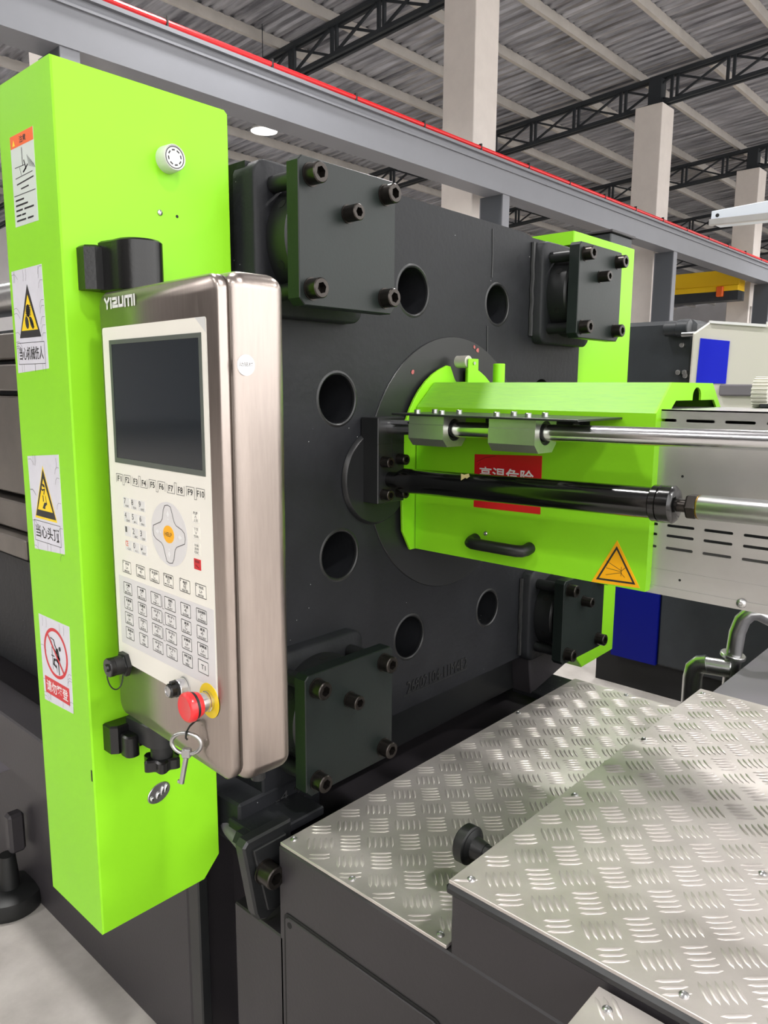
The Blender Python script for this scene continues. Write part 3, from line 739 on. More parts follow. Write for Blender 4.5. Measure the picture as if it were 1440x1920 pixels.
# 2 mechanical injury
s2 = sticker([(-1.3455, 1.520), (-1.228, 1.5265), (-1.2305, 1.687), (-1.3445, 1.6855)], M_PAPER, 'white sticker with a yellow gear hazard triangle')
tri_sign(s2, -1.328, -1.247, 1.661, 1.577, False)
b = B()
b.flat(fl, ell(0.0075, 0.0105, 12, -1.289, 1.6195), 0.0013)
for k in range(6): b.stroke(fl, [(-1.299, 1.612 + 0.003 * k), (-1.279, 1.6125 + 0.003 * k)], 0.0012, 0.0013)
b.flat(fl, ell(0.0065, 0.0105, 12, -1.2955, 1.601, 0.25), 0.0013); b.flat(fl, ell(0.0055, 0.0115, 12, -1.278, 1.6, 0.55), 0.0013)
b.stroke(fl, [(-1.2885, 1.612), (-1.284, 1.606), (-1.270, 1.593)], 0.002, 0.0013)
b.build('pictogram', M_INK, s2, smooth=False)
boxed_text(s2, -1.3395, -1.238, 1.5345, 1.569, '当心机械伤人'); cracks(s2, -1.3445, -1.2295, 1.5215, 1.685, 26, 3)
# 3 mind your head
s3 = sticker([(-1.3285, 1.219), (-1.2135, 1.2255), (-1.2135, 1.390), (-1.3325, 1.380)], M_PAPER, 'white sticker with a yellow falling hazard triangle')
tri_sign(s3, -1.313, -1.237, 1.362, 1.2795, True)
b = B(); b.flat(fl, [(-1.284, 1.338), (-1.272, 1.336), (-1.270, 1.331), (-1.278, 1.332)], 0.0013); b.stroke(fl, [(-1.286, 1.329), (-1.281, 1.326), (-1.272, 1.328), (-1.276, 1.320)], 0.0026, 0.0013)
b.stroke(fl, [(-1.2795, 1.316), (-1.279, 1.308)], 0.003, 0.0013); b.stroke(fl, [(-1.27, 1.316), (-1.268, 1.306)], 0.0016, 0.0013)
b.flat(fl, [(-1.284, 1.295), (-1.274, 1.294), (-1.273, 1.299), (-1.266, 1.303), (-1.266, 1.306), (-1.276, 1.305)], 0.0013); b.build('pictogram', M_INK, s3, smooth=False)
boxed_text(s3, -1.3225, -1.2235, 1.2355, 1.271, '当心头顶'); cracks(s3, -1.330, -1.2145, 1.2225, 1.384, 18, 5)
# 4 do not climb
s4 = sticker([(-1.3305, 0.9405), (-1.2195, 0.946), (-1.2145, 1.1015), (-1.3325, 1.1005)], M_PAPER, 'white sticker with a red no climbing circle')
b = B(); b.ring(fl, circ(0.0455, 40, -1.2725, 1.0405), circ(0.0395, 40, -1.2725, 1.0405), 0.0008); b.stroke(fl, [(-1.3, 1.07), (-1.245, 1.011)], 0.0045, 0.0012); b.build('prohibition_circle', M_RED, s4, smooth=False)
b = B(); b.flat(fl, ell(0.0042, 0.0042, 12, -1.2555, 1.0525), 0.001)
for p, w in (([(-1.277, 1.064), (-1.2745, 1.056), (-1.266, 1.047)], 0.0026), ([(-1.289, 1.066), (-1.277, 1.064)], 0.002), ([(-1.266, 1.047), (-1.262, 1.034), (-1.265, 1.028)], 0.0085), ([(-1.284, 1.05), (-1.268, 1.042)], 0.004),
             ([(-1.264, 1.028), (-1.263, 1.005)], 0.0032), ([(-1.264, 1.030), (-1.280, 1.028), (-1.282, 1.019), (-1.274, 1.016)], 0.0042), ([(-1.286, 1.06), (-1.286, 1.009)], 0.0012), ([(-1.271, 1.02), (-1.271, 1.007)], 0.0012), ([(-1.289, 1.034), (-1.279, 1.034)], 0.002)):
    b.stroke(fl, p, w, 0.001)
b.build('pictogram', M_INK, s4, smooth=False)
b = B(); b.flat(fl, rect(-1.323, 0.957, -1.229, 0.9885), 0.0008); rb = b.build('red_panel', M_RED, s4, smooth=False)
b = B(); b.text(fl, '请勿攀登', -1.276, 0.9728, 0.083, 0.0205, 0.001, bold=0.012); b.build('caption', M_WHITE, s4, smooth=False); cracks(s4, -1.3310, -1.2165, 0.9455, 1.099, 16, 8)

# ================================================================== FAR GREEN COLUMN
t = thing('safety_column', 'lime green sheet metal cover on the far side of the platen', 'cover', (2.3, 1.25, 0.58))
prof = [(2.255, 0.572), (2.48, 0.578), (2.48, 1.952), (2.078, 1.952), (2.078, 1.914), (2.128, 1.914), (2.128, 0.70)]
b = B(); b.prism(F_front((0, YC, 0)), prof, -0.19, 0.0, bev=0.0025); b.build('housing', M_LIME, t, smooth=False)
t = thing('terminal_box', 'small black steel box behind the top of the far green cover', 'box', (2.5, 1.5, 1.9))
b = B(); b.box(2.785, 2.965, 1.40, 1.76, 1.88, 2.08, 0.004); b.box(2.40, 2.80, 1.35, 1.47, 1.88, 1.91, 0.003); b.build('body', M_MDARK, t, smooth=False)
b = B(); b.box(2.775, 2.975, 1.39, 1.77, 2.08, 2.09, 0.002); b.build('lid', M_FRAME, t, smooth=False)

# ================================================================== CONTROL PANEL
A_ = math.radians(87.0); PD = Vector((math.cos(A_), math.sin(A_), 0))
PO = Vector((0.565, 0.80, 0)) + PD * 0.3185
PM = Matrix.Translation(PO) @ Matrix.Rotation(A_ - PI, 4, 'Z')     # x right along the face, y inward, z up
t = panel = thing('control_panel', 'stainless steel control panel with a dark screen and a cream keypad', 'control panel', tuple(PO + Vector((0, 0, 0.965))), A_ - PI)
def PB(): return B(PM)
b = PB(); b.box(-0.006, 0.338, 0.012, 0.098, 0.966, 1.641, 0.022, seg=6); b.build('housing', M_STEEL, t, wn=True, angle=60)
fp = Frame((0, 0, 0), (1, 0, 0), (0, 0, 1))
b = PB(); b.prism(fp, rrect(-0.004, 0.970, 0.326, 1.637, 0.022, 6), -0.014, 0.0, bev=0.004); lid = b.build('door', M_STEEL, t, angle=50)
b = PB(); b.prism(fp, rrect(-0.001, 0.973, 0.329, 1.636, 0.022, 6), -0.017, -0.0139); b.build('door_gasket', mat('seam_steel', (96, 88, 82), 0.5, metal=0.8), t, angle=50)
# logo, drawn with strokes
b = PB(); x0, z0, hh = 0.019, 1.6125, 0.0150
def lg(p, w=0.0042): b.stroke(fp, [(x0 + a, z0 + c * hh) for a, c in p], w, 0.0006)
lg([(0.001, 0.95), (0.0075, 0.5)]); lg([(0.0145, 0.95), (0.0075, 0.5)]); lg([(0.0075, 0.5), (0.0075, 0.06)])
lg([(0.0205, 0.9), (0.0205, 0.06)])
lg([(0.027, 0.87), (0.039, 0.87), (0.039, 0.5), (0.027, 0.42), (0.027, 0.13), (0.041, 0.13)])
lg([(0.0465, 0.9), (0.0465, 0.13), (0.0585, 0.13), (0.0585, 0.9)])
lg([(0.0650, 0.06), (0.0650, 0.87), (0.0865, 0.87), (0.0865, 0.06)]); lg([(0.0757, 0.87), (0.0757, 0.06)])
lg([(0.0935, 0.9), (0.0935, 0.06)])
b.build('brand_lettering', M_WHITE, t, smooth=False)
# membrane, screen
b = PB(); b.prism(fp, rrect(0.0072, 1.064, 0.2985, 1.5855, 0.004, 3), 0.0, 0.0012); memb = b.build('keypad_membrane', M_MEMB, t, smooth=False, label='cream keypad membrane')
b = PB(); b.prism(fp, [(0.0195, 1.0955), (0.2965, 1.0975), (0.2968, 1.208), (0.0205, 1.206)], 0.0012, 0.0015); b.build('grey_key_field', M_MGREY, t, smooth=False)
b = PB(); b.flat(fp, [(0.274, 1.5853), (0.2983, 1.5853), (0.2983, 1.566)], 0.0016); b.build('lifted_corner', M_LAMPB, memb, smooth=False)
b = PB(); b.prism(fp, rect(0.0295, 1.3845, 0.2875, 1.5665), 0.0012, 0.0022, holes=[rect(0.0365, 1.392, 0.2815, 1.5605)]); b.build('screen_bezel', M_BEZ, t, smooth=False)
b = PB(); b.prism(fp, rect(0.0365, 1.392, 0.2815, 1.5605), 0.0011, 0.0014); b.build('screen', M_GLASS, t, smooth=False)
# function keys F1..F10
for k in range(10):
    x = 0.0300 + 0.0259 * k; zt, zbq = 1.3672, 1.3535
    b = PB(); up = k in (0, 1, 4, 5, 8, 9)
    xa, xb = x, x + 0.0205
    if up: b.stroke(fp, [(xa, zbq + 0.001), (xa, zt), (xb, zt), (xb, zbq - 0.002)] if k % 4 == 0 else [(xa, zbq - 0.002), (xa, zt), (xb, zt), (xb, zbq + 0.001)], 0.0007, 0.0015)
    else: b.stroke(fp, [(xa, zt - 0.001), (xa, zbq), (xb, zbq), (xb, zt + 0.002)] if k % 4 == 2 else [(xa, zt + 0.002), (xa, zbq), (xb, zbq), (xb, zt - 0.001)], 0.0007, 0.0015)
    if k % 4 == 0: b.stroke(fp, [(xb, zbq - 0.002), (xb + 0.0054, zbq - 0.002)], 0.0007, 0.0015)
    elif k % 4 == 2: b.stroke(fp, [(xb, zt + 0.002), (xb + 0.0054, zt + 0.002)], 0.0007, 0.0015)
    key = b.build('function_key', M_INKG, t, smooth=False)
    b = PB(); b.text(fp, 'F%d' % (k + 1), x + 0.0103, 1.3602, 0.0125 if k < 9 else 0.0175, 0.0086, 0.0015, bold=0.012); b.build('legend', M_INK, key, smooth=False)
# number keys
rows = (('7', '8', '9'), ('4', '5', '6'), ('1', '2', '3'), ('CE', '0', '↵'))
sub = (('PQRS', 'TUV', 'WXYZ'), ('GHI', 'JKL', 'MNO'), ('', 'ABC', 'DEF'), ('CLR', '+/-', 'ENT'))
for r in range(4):
    for c in range(3):
        x = 0.0500 + 0.0238 * c; z = 1.3172 - 0.0220 * r
        b = PB(); b.prism(fp, rect(x, z, x + 0.0205, z + 0.0158), 0.0012, 0.0018); key = b.build('number_key', M_LGREY, t, smooth=False)
        b = PB(); b.text(fp, rows[r][c], x + 0.0055, z + 0.0105, 0.0055 if rows[r][c] != 'CE' else 0.009, 0.0085, 0.0021, mi=1 if rows[r][c] == 'CE' else 0)
        if sub[r][c]: b.text(fp, sub[r][c], x + 0.0125, z + 0.0028, 0.010, 0.0034, 0.0021)
        b.build('legend', [M_INKG, M_ORANGE], key, smooth=False)
# navigation pad
NX, NZ = 0.1852, 1.294
b = PB(); b.prism(fp, ell(0.0505, 0.0458, 56, NX, NZ), 0.0012, 0.0016); nav = b.build('navigation_pad', M_MGREY, t, angle=20)
cross = []
for q4 in range(4):
    a = q4 * PI / 2
    loc = [(0.0435, -0.008), (0.0452, 0.0), (0.0435, 0.008), (0.037, 0.0125), (0.029, 0.0145), (0.0215, 0.0165), (0.0165, 0.0215)]
    for (px, pz) in loc:
        cross.append((NX + px * math.cos(a) - pz * math.sin(a), NZ + (px * math.sin(a) + pz * math.cos(a)) * 0.92))
b = PB(); b.stroke(fp, cross, 0.0009, 0.0019, closed=True); b.build('cross_outline', M_INK, nav, smooth=False)
b = PB(); b.prism(fp, ell(0.0148, 0.0125, 32, NX, NZ), 0.0016, 0.0022); hb = b.build('help_key', M_AMB, t, angle=20)
b = PB(); b.text(fp, 'HELP', NX, NZ, 0.0195, 0.0058, 0.0024); b.build('legend', M_INK, hb, smooth=False)
b = PB()
for q4 in range(4):
    a = q4 * PI / 2; ca, sa = math.cos(a), math.sin(a)
    R2 = lambda px, pz: (NX + px * ca - pz * sa, NZ + (px * sa + pz * ca) * 0.92)
    b.flat(fp, [R2(0.037, 0), R2(0.030, 0.0042), R2(0.030, -0.0042)] if True else [], 0.0019); b.flat(fp, [R2(0.030, 0.0018), R2(0.027, 0.0018), R2(0.027, -0.0018), R2(0.030, -0.0018)], 0.0019)
    b.flat(fp, [R2(0.0245, 0.0015), R2(0.0225, 0.0015), R2(0.0225, -0.0015), R2(0.0245, -0.0015)], 0.0019)
b.build('arrow_mark', M_WHITE, nav, smooth=False)
# page keys and red key
for k, s_ in enumerate((('PUP', '∧', '上页'), ('下页', '∨', 'PDOWN'), ('功能', '选择', 'FUNC'))):
    x0_, z1_ = 0.2502, 1.3365 - 0.0218 * k
    b = PB(); b.prism(fp, rrect(x0_, z1_ - 0.0165, x0_ + 0.0185, z1_, 0.0015, 2), 0.0012, 0.0017); key = b.build('page_key', M_LCREAM, t, smooth=False)
    b = PB(); b.outline(fp, rrect(x0_, z1_ - 0.0165, x0_ + 0.0185, z1_, 0.0015, 2), 0.0004, 0.0019, mi=1)
    for j, w_ in enumerate(s_): b.text(fp, w_, x0_ + 0.0092, z1_ - 0.0033 - 0.0049 * j, 0.011 if w_ not in '∧∨' else 0.0055, 0.0038, 0.0019)
    b.build('legend', [M_INK, M_MGREY], key, smooth=False)
b = PB(); b.prism(fp, rect(0.2512, 1.2562, 0.2682, 1.2708), 0.0012, 0.0018); key = b.build('red_key', M_RED, t, smooth=False, label='red key')
b = PB(); b.text(fp, '帮助', 0.2597, 1.2672, 0.011, 0.0036, 0.002); b.stroke(fp, [(0.256, 1.262), (0.2635, 1.259)], 0.0008, 0.002); b.build('legend', M_INK, key, smooth=False)
# framed keys
rndk = random.Random(4)
def framed(x, z, w, h, fill, lines, dot=False):
    b = PB(); b.prism(fp, rrect(x, z, x + w, z + h, 0.0016, 2), 0.0013, 0.0019); key = b.build('key', fill, t, smooth=False)
    b = PB(); b.outline(fp, rrect(x, z, x + w, z + h, 0.0016, 2), 0.001, 0.0021)
    if dot: b.flat(fp, ell(0.0012, 0.0011, 8, x + 0.003, z + h - 0.003), 0.0021)
    if len(lines) == 1: b.text(fp, lines[0], x + w / 2, z + h / 2, 0.0115, 0.0068, 0.0021, bold=0.01)
    else:
        n = len(lines[0]); b.text(fp, lines[0], x + w / 2 + 0.001, z + h - 0.0044, min(w - 0.008, 0.0056 * n + 0.001), 0.0044, 0.0021, bold=0.02)
        cx, cz = x + w / 2, z + h * 0.47; kind = rndk.randrange(4)
        if kind == 0: b.stroke(fp, [(cx + 0.003 * math.cos(q), cz + 0.0027 * math.sin(q)) for q in [0.6 + 0.62 * i for i in range(9)]], 0.0007, 0.0021)
        elif kind == 1: b.stroke(fp, [(cx - 0.003, cz + 0.002), (cx - 0.003, cz - 0.0018), (cx + 0.001, cz - 0.0018), (cx + 0.001, cz + 0.001), (cx + 0.0036, cz - 0.001)], 0.0007, 0.0021)
        elif kind == 2: b.stroke(fp, [(cx + 0.002, cz + 0.0028), (cx - 0.002, cz), (cx + 0.0018, cz - 0.0024)], 0.0008, 0.0021); b.stroke(fp, [(cx - 0.004, cz), (cx + 0.004, cz)], 0.0006, 0.0021)
        else: b.stroke(fp, [(cx - 0.0026, cz + 0.0025), (cx + 0.0026, cz + 0.0025), (cx + 0.0026, cz - 0.0022), (cx - 0.0026, cz - 0.0022)], 0.0007, 0.0021, closed=True); b.stroke(fp, [(cx - 0.004, cz), (cx + 0.001, cz)], 0.0008, 0.0021)
        b.text(fp, lines[1], x + w / 2, z + 0.0031, min(w - 0.007, 0.0027 * len(lines[1])), 0.0031, 0.0021, bold=0.015)
    b.build('legend', M_INK, key, smooth=False)
KX = (0.0372, 0.0822, 0.1245, 0.1655, 0.2110, 0.2528)
for k, s_ in enumerate((('手动', 'MANUAL'), ('半自动', 'SEMIAUTO'), ('全自动', 'EYEAUTO'), ('粗调模', 'MOLD ADJ'), ('电热', 'HEATER'), ('马达', 'MOTOR'))):
    framed(KX[k], 1.2140 + 0.0009 * k, 0.0282, 0.0188, M_LCREAM, s_, True)
G = ((('开模', 'MD.OPEN'), ('关模', 'MD.CLOSE'), ('射出', 'INJECT'), ('储料', 'PLAST'), ('射退', 'SUCKBK'), ('自动清料', 'AUTOPURGE')),
     (('托模退', 'EJT.B'), ('托模进', 'EJT.F'), ('中子1', 'COR1-IN'), ('中子1', 'COR1-O'), ('座进', 'NOZ.ADV'), ('座退', 'NOZ.RET')),
     (('公吹气', 'BLOW.A'), ('母吹气', 'BLOW.B'), ('中子2', 'COR2-IN'), ('中子2', 'COR2-O'), ('调模进', 'ADJ.F'), ('调模退', 'ADJ.B')),
     (('润滑油', 'LUB'), ('转盘', 'TURN'), ('中子3', 'COR3-IN'), ('中子3', 'COR3-O'), ('特殊功能', 'SPEC'), ('T1',)))
for r in range(4):
    for c in range(6):
        w_ = 0.0312 if c in (2, 3) else 0.0272
        framed(KX[c], 1.1795 - 0.0242 * r + 0.0008 * c, w_, 0.0192, M_LGREY, G[r][c])
for r in range(3):
    b = PB(); z = 1.1805 - 0.0242 * r; b.stroke(fp, [(0.1578, z + 0.018), (0.1578, z), (0.1632, z)], 0.0007, 0.0018); b.build('key_divider', M_INKG, t, smooth=False)
# network socket, key switch, emergency stop
def px3(s_, d, z): return (s_, -d, z)
b = PB(); b.lathe(px3(0.030, 0.001, 1.062), (0, -1, 0), [(0, 0.0205), (0.007, 0.0205), (0.0075, 0.017), (0.009, 0.0165)], 6); b.lathe(px3(0.030, 0.009, 1.062), (0, -1, 0), [(0, 0.0152), (0.014, 0.0148), (0.015, 0.014)], 28)
so = b.build('socket', M_RUB, t, label='black round socket with a capped lid', angle=30)
b = PB(); b.lathe(px3(0.030, 0.024, 1.062), (0, -1, 0), [(0, 0.0153), (0.007, 0.0153), (0.0085, 0.0142), (0.0085, 0.0065), (0.012, 0.0055)], 28); b.build('socket_cap', M_PLAS, so, angle=30)
b = PB(); b.tube([px3(0.026 + 0.004 * math.sin(a), 0.019 + 0.013 * math.cos(a), 1.048 - 0.025 * math.sin(a)) for a in [PI * i / 14 for i in range(15)]], 0.0011, 8); b.build('cap_strap', M_RUB, so)
b = PB(); b.lathe(px3(0.214, 0.001, 1.0775), (0, -1, 0), [(0, 0.0145), (0.002, 0.0145), (0.0025, 0.0135), (0.013, 0.0135), (0.014, 0.0125), (0.014, 0.001)], 32); ks = b.build('key_switch', M_CHROME, t, label='chrome selector switch with a black knob')
b = PB(); b.lathe(px3(0.214, 0.014, 1.0775), (0, -1, 0), [(0, 0.0115), (0.004, 0.0118), (0.005, 0.0105), (0.012, 0.0105), (0.014, 0.009)], 12); b.box(0.2105, 0.2175, -0.025, -0.015, 1.0865, 1.0905, 0.001); b.build('switch_knob', M_PLAS, ks, angle=25)
b = PB(); b.lathe(px3(0.214, 0.0275, 1.0775), (0, -1, 0), [(0, 0.0078), (0.002, 0.0078), (0.0022, 0.0062), (0.001, 0.0058), (0.001, 0.0008)], 24); b.build('switch_cap', M_SATIN, ks)
b = PB(); b.prism(fp, circ(0.0245, 48, 0.278, 1.076), 0.0012, 0.002); es = b.build('emergency_stop', M_YEL, t, angle=20, label='yellow ringed red emergency stop')
b = PB(); b.lathe(px3(0.278, 0.002, 1.076), (0, -1, 0), [(0, 0.0145), (0.004, 0.0145), (0.0045, 0.0135), (0.018, 0.0135)], 32); b.build('collar', M_CHROME, es)
b = PB(); b.lathe(px3(0.278, 0.018, 1.076), (0, -1, 0), [(0, 0.0165), (0.006, 0.0185), (0.007, 0.0185)], 36); b.lathe(px3(0.278, 0.030, 1.076), (0, -1, 0), [(0, 0.0205), (0.006, 0.0205), (0.0085, 0.019), (0.010, 0.0165), (0.0092, 0.0135), (0.0092, 0.001)], 40); b.build('mushroom_head', M_REDB, es)
b = PB(); b.lathe(px3(0.278, 0.025, 1.076), (0, -1, 0), [(0, 0.0185), (0.005, 0.0188)], 36); b.build('seal_ring', M_RUB, es)
# round sticker on the side of the housing
fs = Frame((0.338, 0, 0), (0, 1, 0), (0, 0, 1))
b = PB(); b.prism(fs, circ(0.0130, 36, 0.030, 1.526), -0.0002, 0.0008); st = b.build('round_sticker', M_WHITE, t, angle=20, label='small round white sticker')
b = PB(); b.text(fs, '动铭栏', 0.030, 1.527, 0.0205, 0.0055, 0.001); b.build('caption', M_INKG, st, smooth=False)
b = PB(); b.cyl(px3(0.058, -0.046, 0.9665), px3(0.058, -0.046, 0.9535), 0.016, 24); b.build('pivot_boss', M_SMOOTH, t)
b = PB(); b.cyl(px3(0.315, -0.05, 0.968), px3(0.315, -0.05, 0.957), 0.010, 24); b.build('cable_gland', M_RUB, t)

# brackets holding the panel ------------------------------------------------
t = thing('panel_bracket', 'black cast arm above the control panel, bolted to the green column', 'bracket', (0.62, 1.16, 1.65))
ft = F_top((0, 0, 0))
b = B(); b.prism(ft, [(0.571, 1.16), (0.571, 1.138), (0.583, 1.126), (0.68, 1.126), (0.68, 1.16)], 1.644, 1.709, bev=0.003); b.build('flange', M_PLAS, t, smooth=False)
arm = [(0.593, 1.135), (0.598, 1.105)] + [(0.634 + 0.036 * math.cos(a), 1.090 + 0.036 * math.sin(a)) for a in [PI + PI * i / 14 for i in range(15)]] + [(0.670, 1.135)]
b = B(); b.prism(ft, arm, 1.643, 1.716, bev=0.003); b.build('arm', M_PLAS, t, angle=40)
t = thing('panel_bracket', 'black lower arm with a star knob under the control panel', 'bracket', (0.62, 1.16, 0.88))
b = B(); b.prism(ft, [(0.569, 1.16), (0.569, 1.136), (0.579, 1.128), (0.67, 1.128), (0.67, 1.16)], 0.893, 0.941, bev=0.003); b.build('flange', M_PLAS, t, smooth=False)
b = B(); b.prism(ft, rrect(0.580, 1.098, 0.604, 1.13, 0.010, 4), 0.893, 0.929, bev=0.003); b.build('stop_lug', M_PLAS, t, angle=40)
arm = [(0.598, 1.135), (0.600, 1.10)] + [(0.627 + 0.027 * math.cos(a), 1.075 + 0.027 * math.sin(a)) for a in [PI + PI * i / 12 for i in range(13)]] + [(0.654, 1.135)]
b = B(); b.prism(ft, arm, 0.915, 0.953, bev=0.003); b.build('arm', M_SMOOTH, t, angle=40)
b = B(); b.cyl((0.627, 1.075, 0.916), (0.627, 1.075, 0.890), 0.018, 24); b.build('knob_neck', M_RUB, t)
star = [((0.0275 + 0.0045 * math.cos(6 * a)) * math.cos(a) + 0.627, (0.0275 + 0.0045 * math.cos(6 * a)) * math.sin(a) + 1.075) for a in [2 * PI * i / 60 for i in range(60)]]
b = B(); b.prism(ft, star, 0.873, 0.892, bev=0.003); b.build('star_knob', M_PLAS, t, angle=40, label='black six lobed star knob')

# cabinet key hanging on the panel front ----------------------------------------
t = thing('cabinet_key', 'steel cabinet key with an oval ring hanging below the red button', 'key', tuple(PM @ Vector((0.2245, -0.012, 0.955))), A_ - PI)
KM = PM @ Matrix.Translation((0.2485, -0.022, 1.010)) @ Matrix.Rotation(math.radians(38), 4, 'Z')      # hangs turned towards the camera side
def KB(): return B(KM)
b = KB(); b.tube([(0.0215 * math.cos(a), 0, 0.0155 * math.sin(a)) for a in [2 * PI * i / 32 for i in range(32)]], 0.0028, 12, closed=True); b.build('bow', M_SATIN, t)
b = KB(); b.box(-0.0065, 0.006, -0.0045, 0.0045, -0.0205, -0.0075, 0.0012); b.build('collar', M_SATIN, t, smooth=False)
b = KB(); b.cyl((-0.0005, 0, -0.017), (-0.0095, 0, -0.060), 0.0037, 18); b.box(-0.0150, -0.009, -0.002, 0.002, -0.060, -0.0555, 0.0006); b.build('shank', M_SATIN, t)
b = KB(); b.tube([(0.004, 0.028, 0.022), (0.003, 0.006, 0.0225), (0.002, -0.0045, 0.018), (0.001, -0.004, 0.010), (0.001, 0.0, 0.006)], 0.0014, 8); b.build('hanging_tie', M_RUB, t)

# ================================================================== NOZZLE GUARD
t = guard = thing('nozzle_guard', 'bright green sheet metal hood around the nozzle, with a handle and red sign', 'guard', (AX, 0.85, 1.12))
GY0, GY1 = 0.573, 1.128
outer = [(1.34, 1.127), (1.34, 1.456), (1.402, 1.5115), (1.608, 1.5115), (1.67, 1.456), (1.67, 1.127)]
inner = [(1.667, 1.127), (1.667, 1.4545), (1.6065, 1.5085), (1.4035, 1.5085), (1.343, 1.4545), (1.343, 1.127)]
fy = F_front((0, GY1, 0))
b = B()
b.prism(fy, outer[:2] + [(1.343, 1.4545), (1.343, 1.127)], 0, GY1 - GY0, mi=0)
b.prism(fy, outer[1:3] + [(1.4035, 1.5085), (1.343, 1.4545)], 0, GY1 - GY0, mi=1)
b.prism(fy, outer[2:4] + [(1.6065, 1.5085), (1.4035, 1.5085)], 0, GY1 - GY0, mi=1)
b.prism(fy, outer[3:5] + [(1.667, 1.4545), (1.6065, 1.5085)], 0, GY1 - GY0, mi=1)
b.prism(fy, outer[4:6] + [(1.667, 1.127), (1.667, 1.4545)], 0, GY1 - GY0, mi=0)
b.build('hood', [M_LIME, M_LIMETOP], t, smooth=False)
# end frame with the slot for the barrel
arch = [(1.527 + 0.0215 * math.cos(a), 1.497 - 0.012 + 0.018 * math.sin(a)) for a in [PI * i / 10 for i in range(11)]]
endp = outer + [(1.652, 1.127), (1.652, 1.45), (1.6205, 1.478)] + [(1.5485, 1.478)] + arch + [(1.5055, 1.478)] + [(1.425, 1.478), (1.384, 1.446), (1.362, 1.42), (1.362, 1.127)]
b = B(); b.prism(F_front((0, GY0, 0)), endp, 0.0, 0.004); b.build('end_frame', M_LIME, t, smooth=False)
b = B(); b.prism(F_front((0, GY0 + 0.09, 0)), offset_poly(outer, -0.004), -0.003, 0.0); b.build('dark_backing', M_PIT, t, smooth=False)  # added black sheet paints the shade inside the hood
# flange plate against the platen
flp = []
for i in range(25):
    a = PI - (PI) * i / 24
    flp.append((AX + 0.212 * math.cos(a) * 1.0, 1.345 + 0.212 * math.sin(a)))
notch = [(1.475, 1.56), (1.4785, 1.548), (1.485, 1.520), (1.492, 1.5135), (1.53, 1.5135), (1.545, 1.553)]
top = [p for p in flp if p[0] < 1.45]; rest = [p for p in flp if p[0] > 1.56]
poly = [(1.327, 1.125), (1.30, 1.172), (1.292, 1.345)] + top[1:] + [(1.455, 1.5515), (1.468, 1.549)] + notch[2:5] + [(1.5345, 1.5135), (1.535, 1.555)] + rest + [(1.712, 1.17), (1.685, 1.125)]
b = B(); b.prism(F_front((0, 1.132, 0)), poly, -0.006, 0.0, bev=0.001); b.build('flange', M_LIME, t, smooth=False)
# limit switch roller and bracket
b = B(); b.box(1.479, 1.519, 1.088, 1.091, 1.511, 1.5675, 0.0008); b.build('switch_bracket', M_LIME, t, smooth=False)
b = B(); b.cyl((1.499, 1.0885, 1.557), (1.499, 1.0845, 1.557), 0.0042, 6); b.build('bracket_screw', M_ZINC, t)
b = B(); b.cyl((1.4865, 1.127, 1.5605), (1.4865, 1.093, 1.5605), 0.0145, 28, 0.001); b.build('roller', mat('dull_roller_steel', (196, 192, 182), 0.5, metal=0.4), t, label='small steel roller')
b = B(); b.cyl((1.476, 1.0, 1.5105), (1.476, 1.0, 1.554), 0.0135, 28, 0.001); b.build('stop_peg', M_LIME, t)
# pull handle
HX = 1.34
b = B(); pts = [(HX, 0.955, 1.174)] + [(HX - 0.016, 0.955, 1.171), (HX - 0.026, 0.951, 1.170), (HX - 0.032, 0.941, 1.170)] + [(HX - 0.033, 0.94 - 0.105 * k / 6, 1.170 + 0.0 * k) for k in range(1, 6)] + [(HX - 0.032, 0.832, 1.170), (HX - 0.026, 0.822, 1.170), (HX - 0.016, 0.818, 1.171), (HX, 0.818, 1.174)]
b.tube(pts, 0.0125, 18); b.build('handle', M_RUB, t, label='black rubber pull handle')
inst('handle_screw', screw_mesh(0.005, 0.003, M_ZINC), t, T(HX, 0.93, 1.189) @ ROT_UP_LEFT)
# red sign and amber triangle
fg = F_left((HX, 0, 0))
b = B(); b.prism(fg, [(-0.963, 1.2435), (-0.797, 1.2465), (-0.798, 1.3655), (-0.9635, 1.3585)], -0.0002, 0.0008); sg = b.build('sign', M_RED, t, smooth=False, label='red sign with white characters')
b = B(); b.text(fg, '高温危险', -0.8825, 1.3185, 0.134, 0.031, 0.0011, bold=0.015); b.build('caption', M_WHITE, sg, smooth=False)
b = B(); b.stroke(fg, [(-0.957, 1.343), (-0.935, 1.353), (-0.91, 1.358)], 0.0012, 0.0012); b.stroke(fg, [(-0.9545, 1.334), (-0.948, 1.342)], 0.001, 0.0012); b.build('crease', mat('dark_red_crease', (120, 14, 20), 0.4), sg, smooth=False)
b = B(); b.prism(fg, offset_poly([(-0.6795, 1.126), (-0.5775, 1.1315), (-0.629, 1.2185)], -0.001), -0.0002, 0.0007); ts = b.build('hazard_sticker', M_AMB, t, smooth=False, label='amber triangle sticker')
tri = [(-0.668, 1.134), (-0.588, 1.1375), (-0.629, 1.2055)]
b = B(); b.outline(fg, tri, 0.0036, 0.0010); b.build('black_border', M_INK, ts, smooth=False)
b = B()
for p in ([(-0.648, 1.1735), (-0.6175, 1.1595)], [(-0.648, 1.1600), (-0.6175, 1.1575)], [(-0.648, 1.1465), (-0.6175, 1.1555)], [(-0.61, 1.166), (-0.616, 1.16), (-0.618, 1.1575), (-0.616, 1.153), (-0.61, 1.1475)], [(-0.6175, 1.1665), (-0.6175, 1.149)]): b.stroke(fg, p, 0.0009, 0.0010)
b.build('pictogram', M_INK, ts, smooth=False)

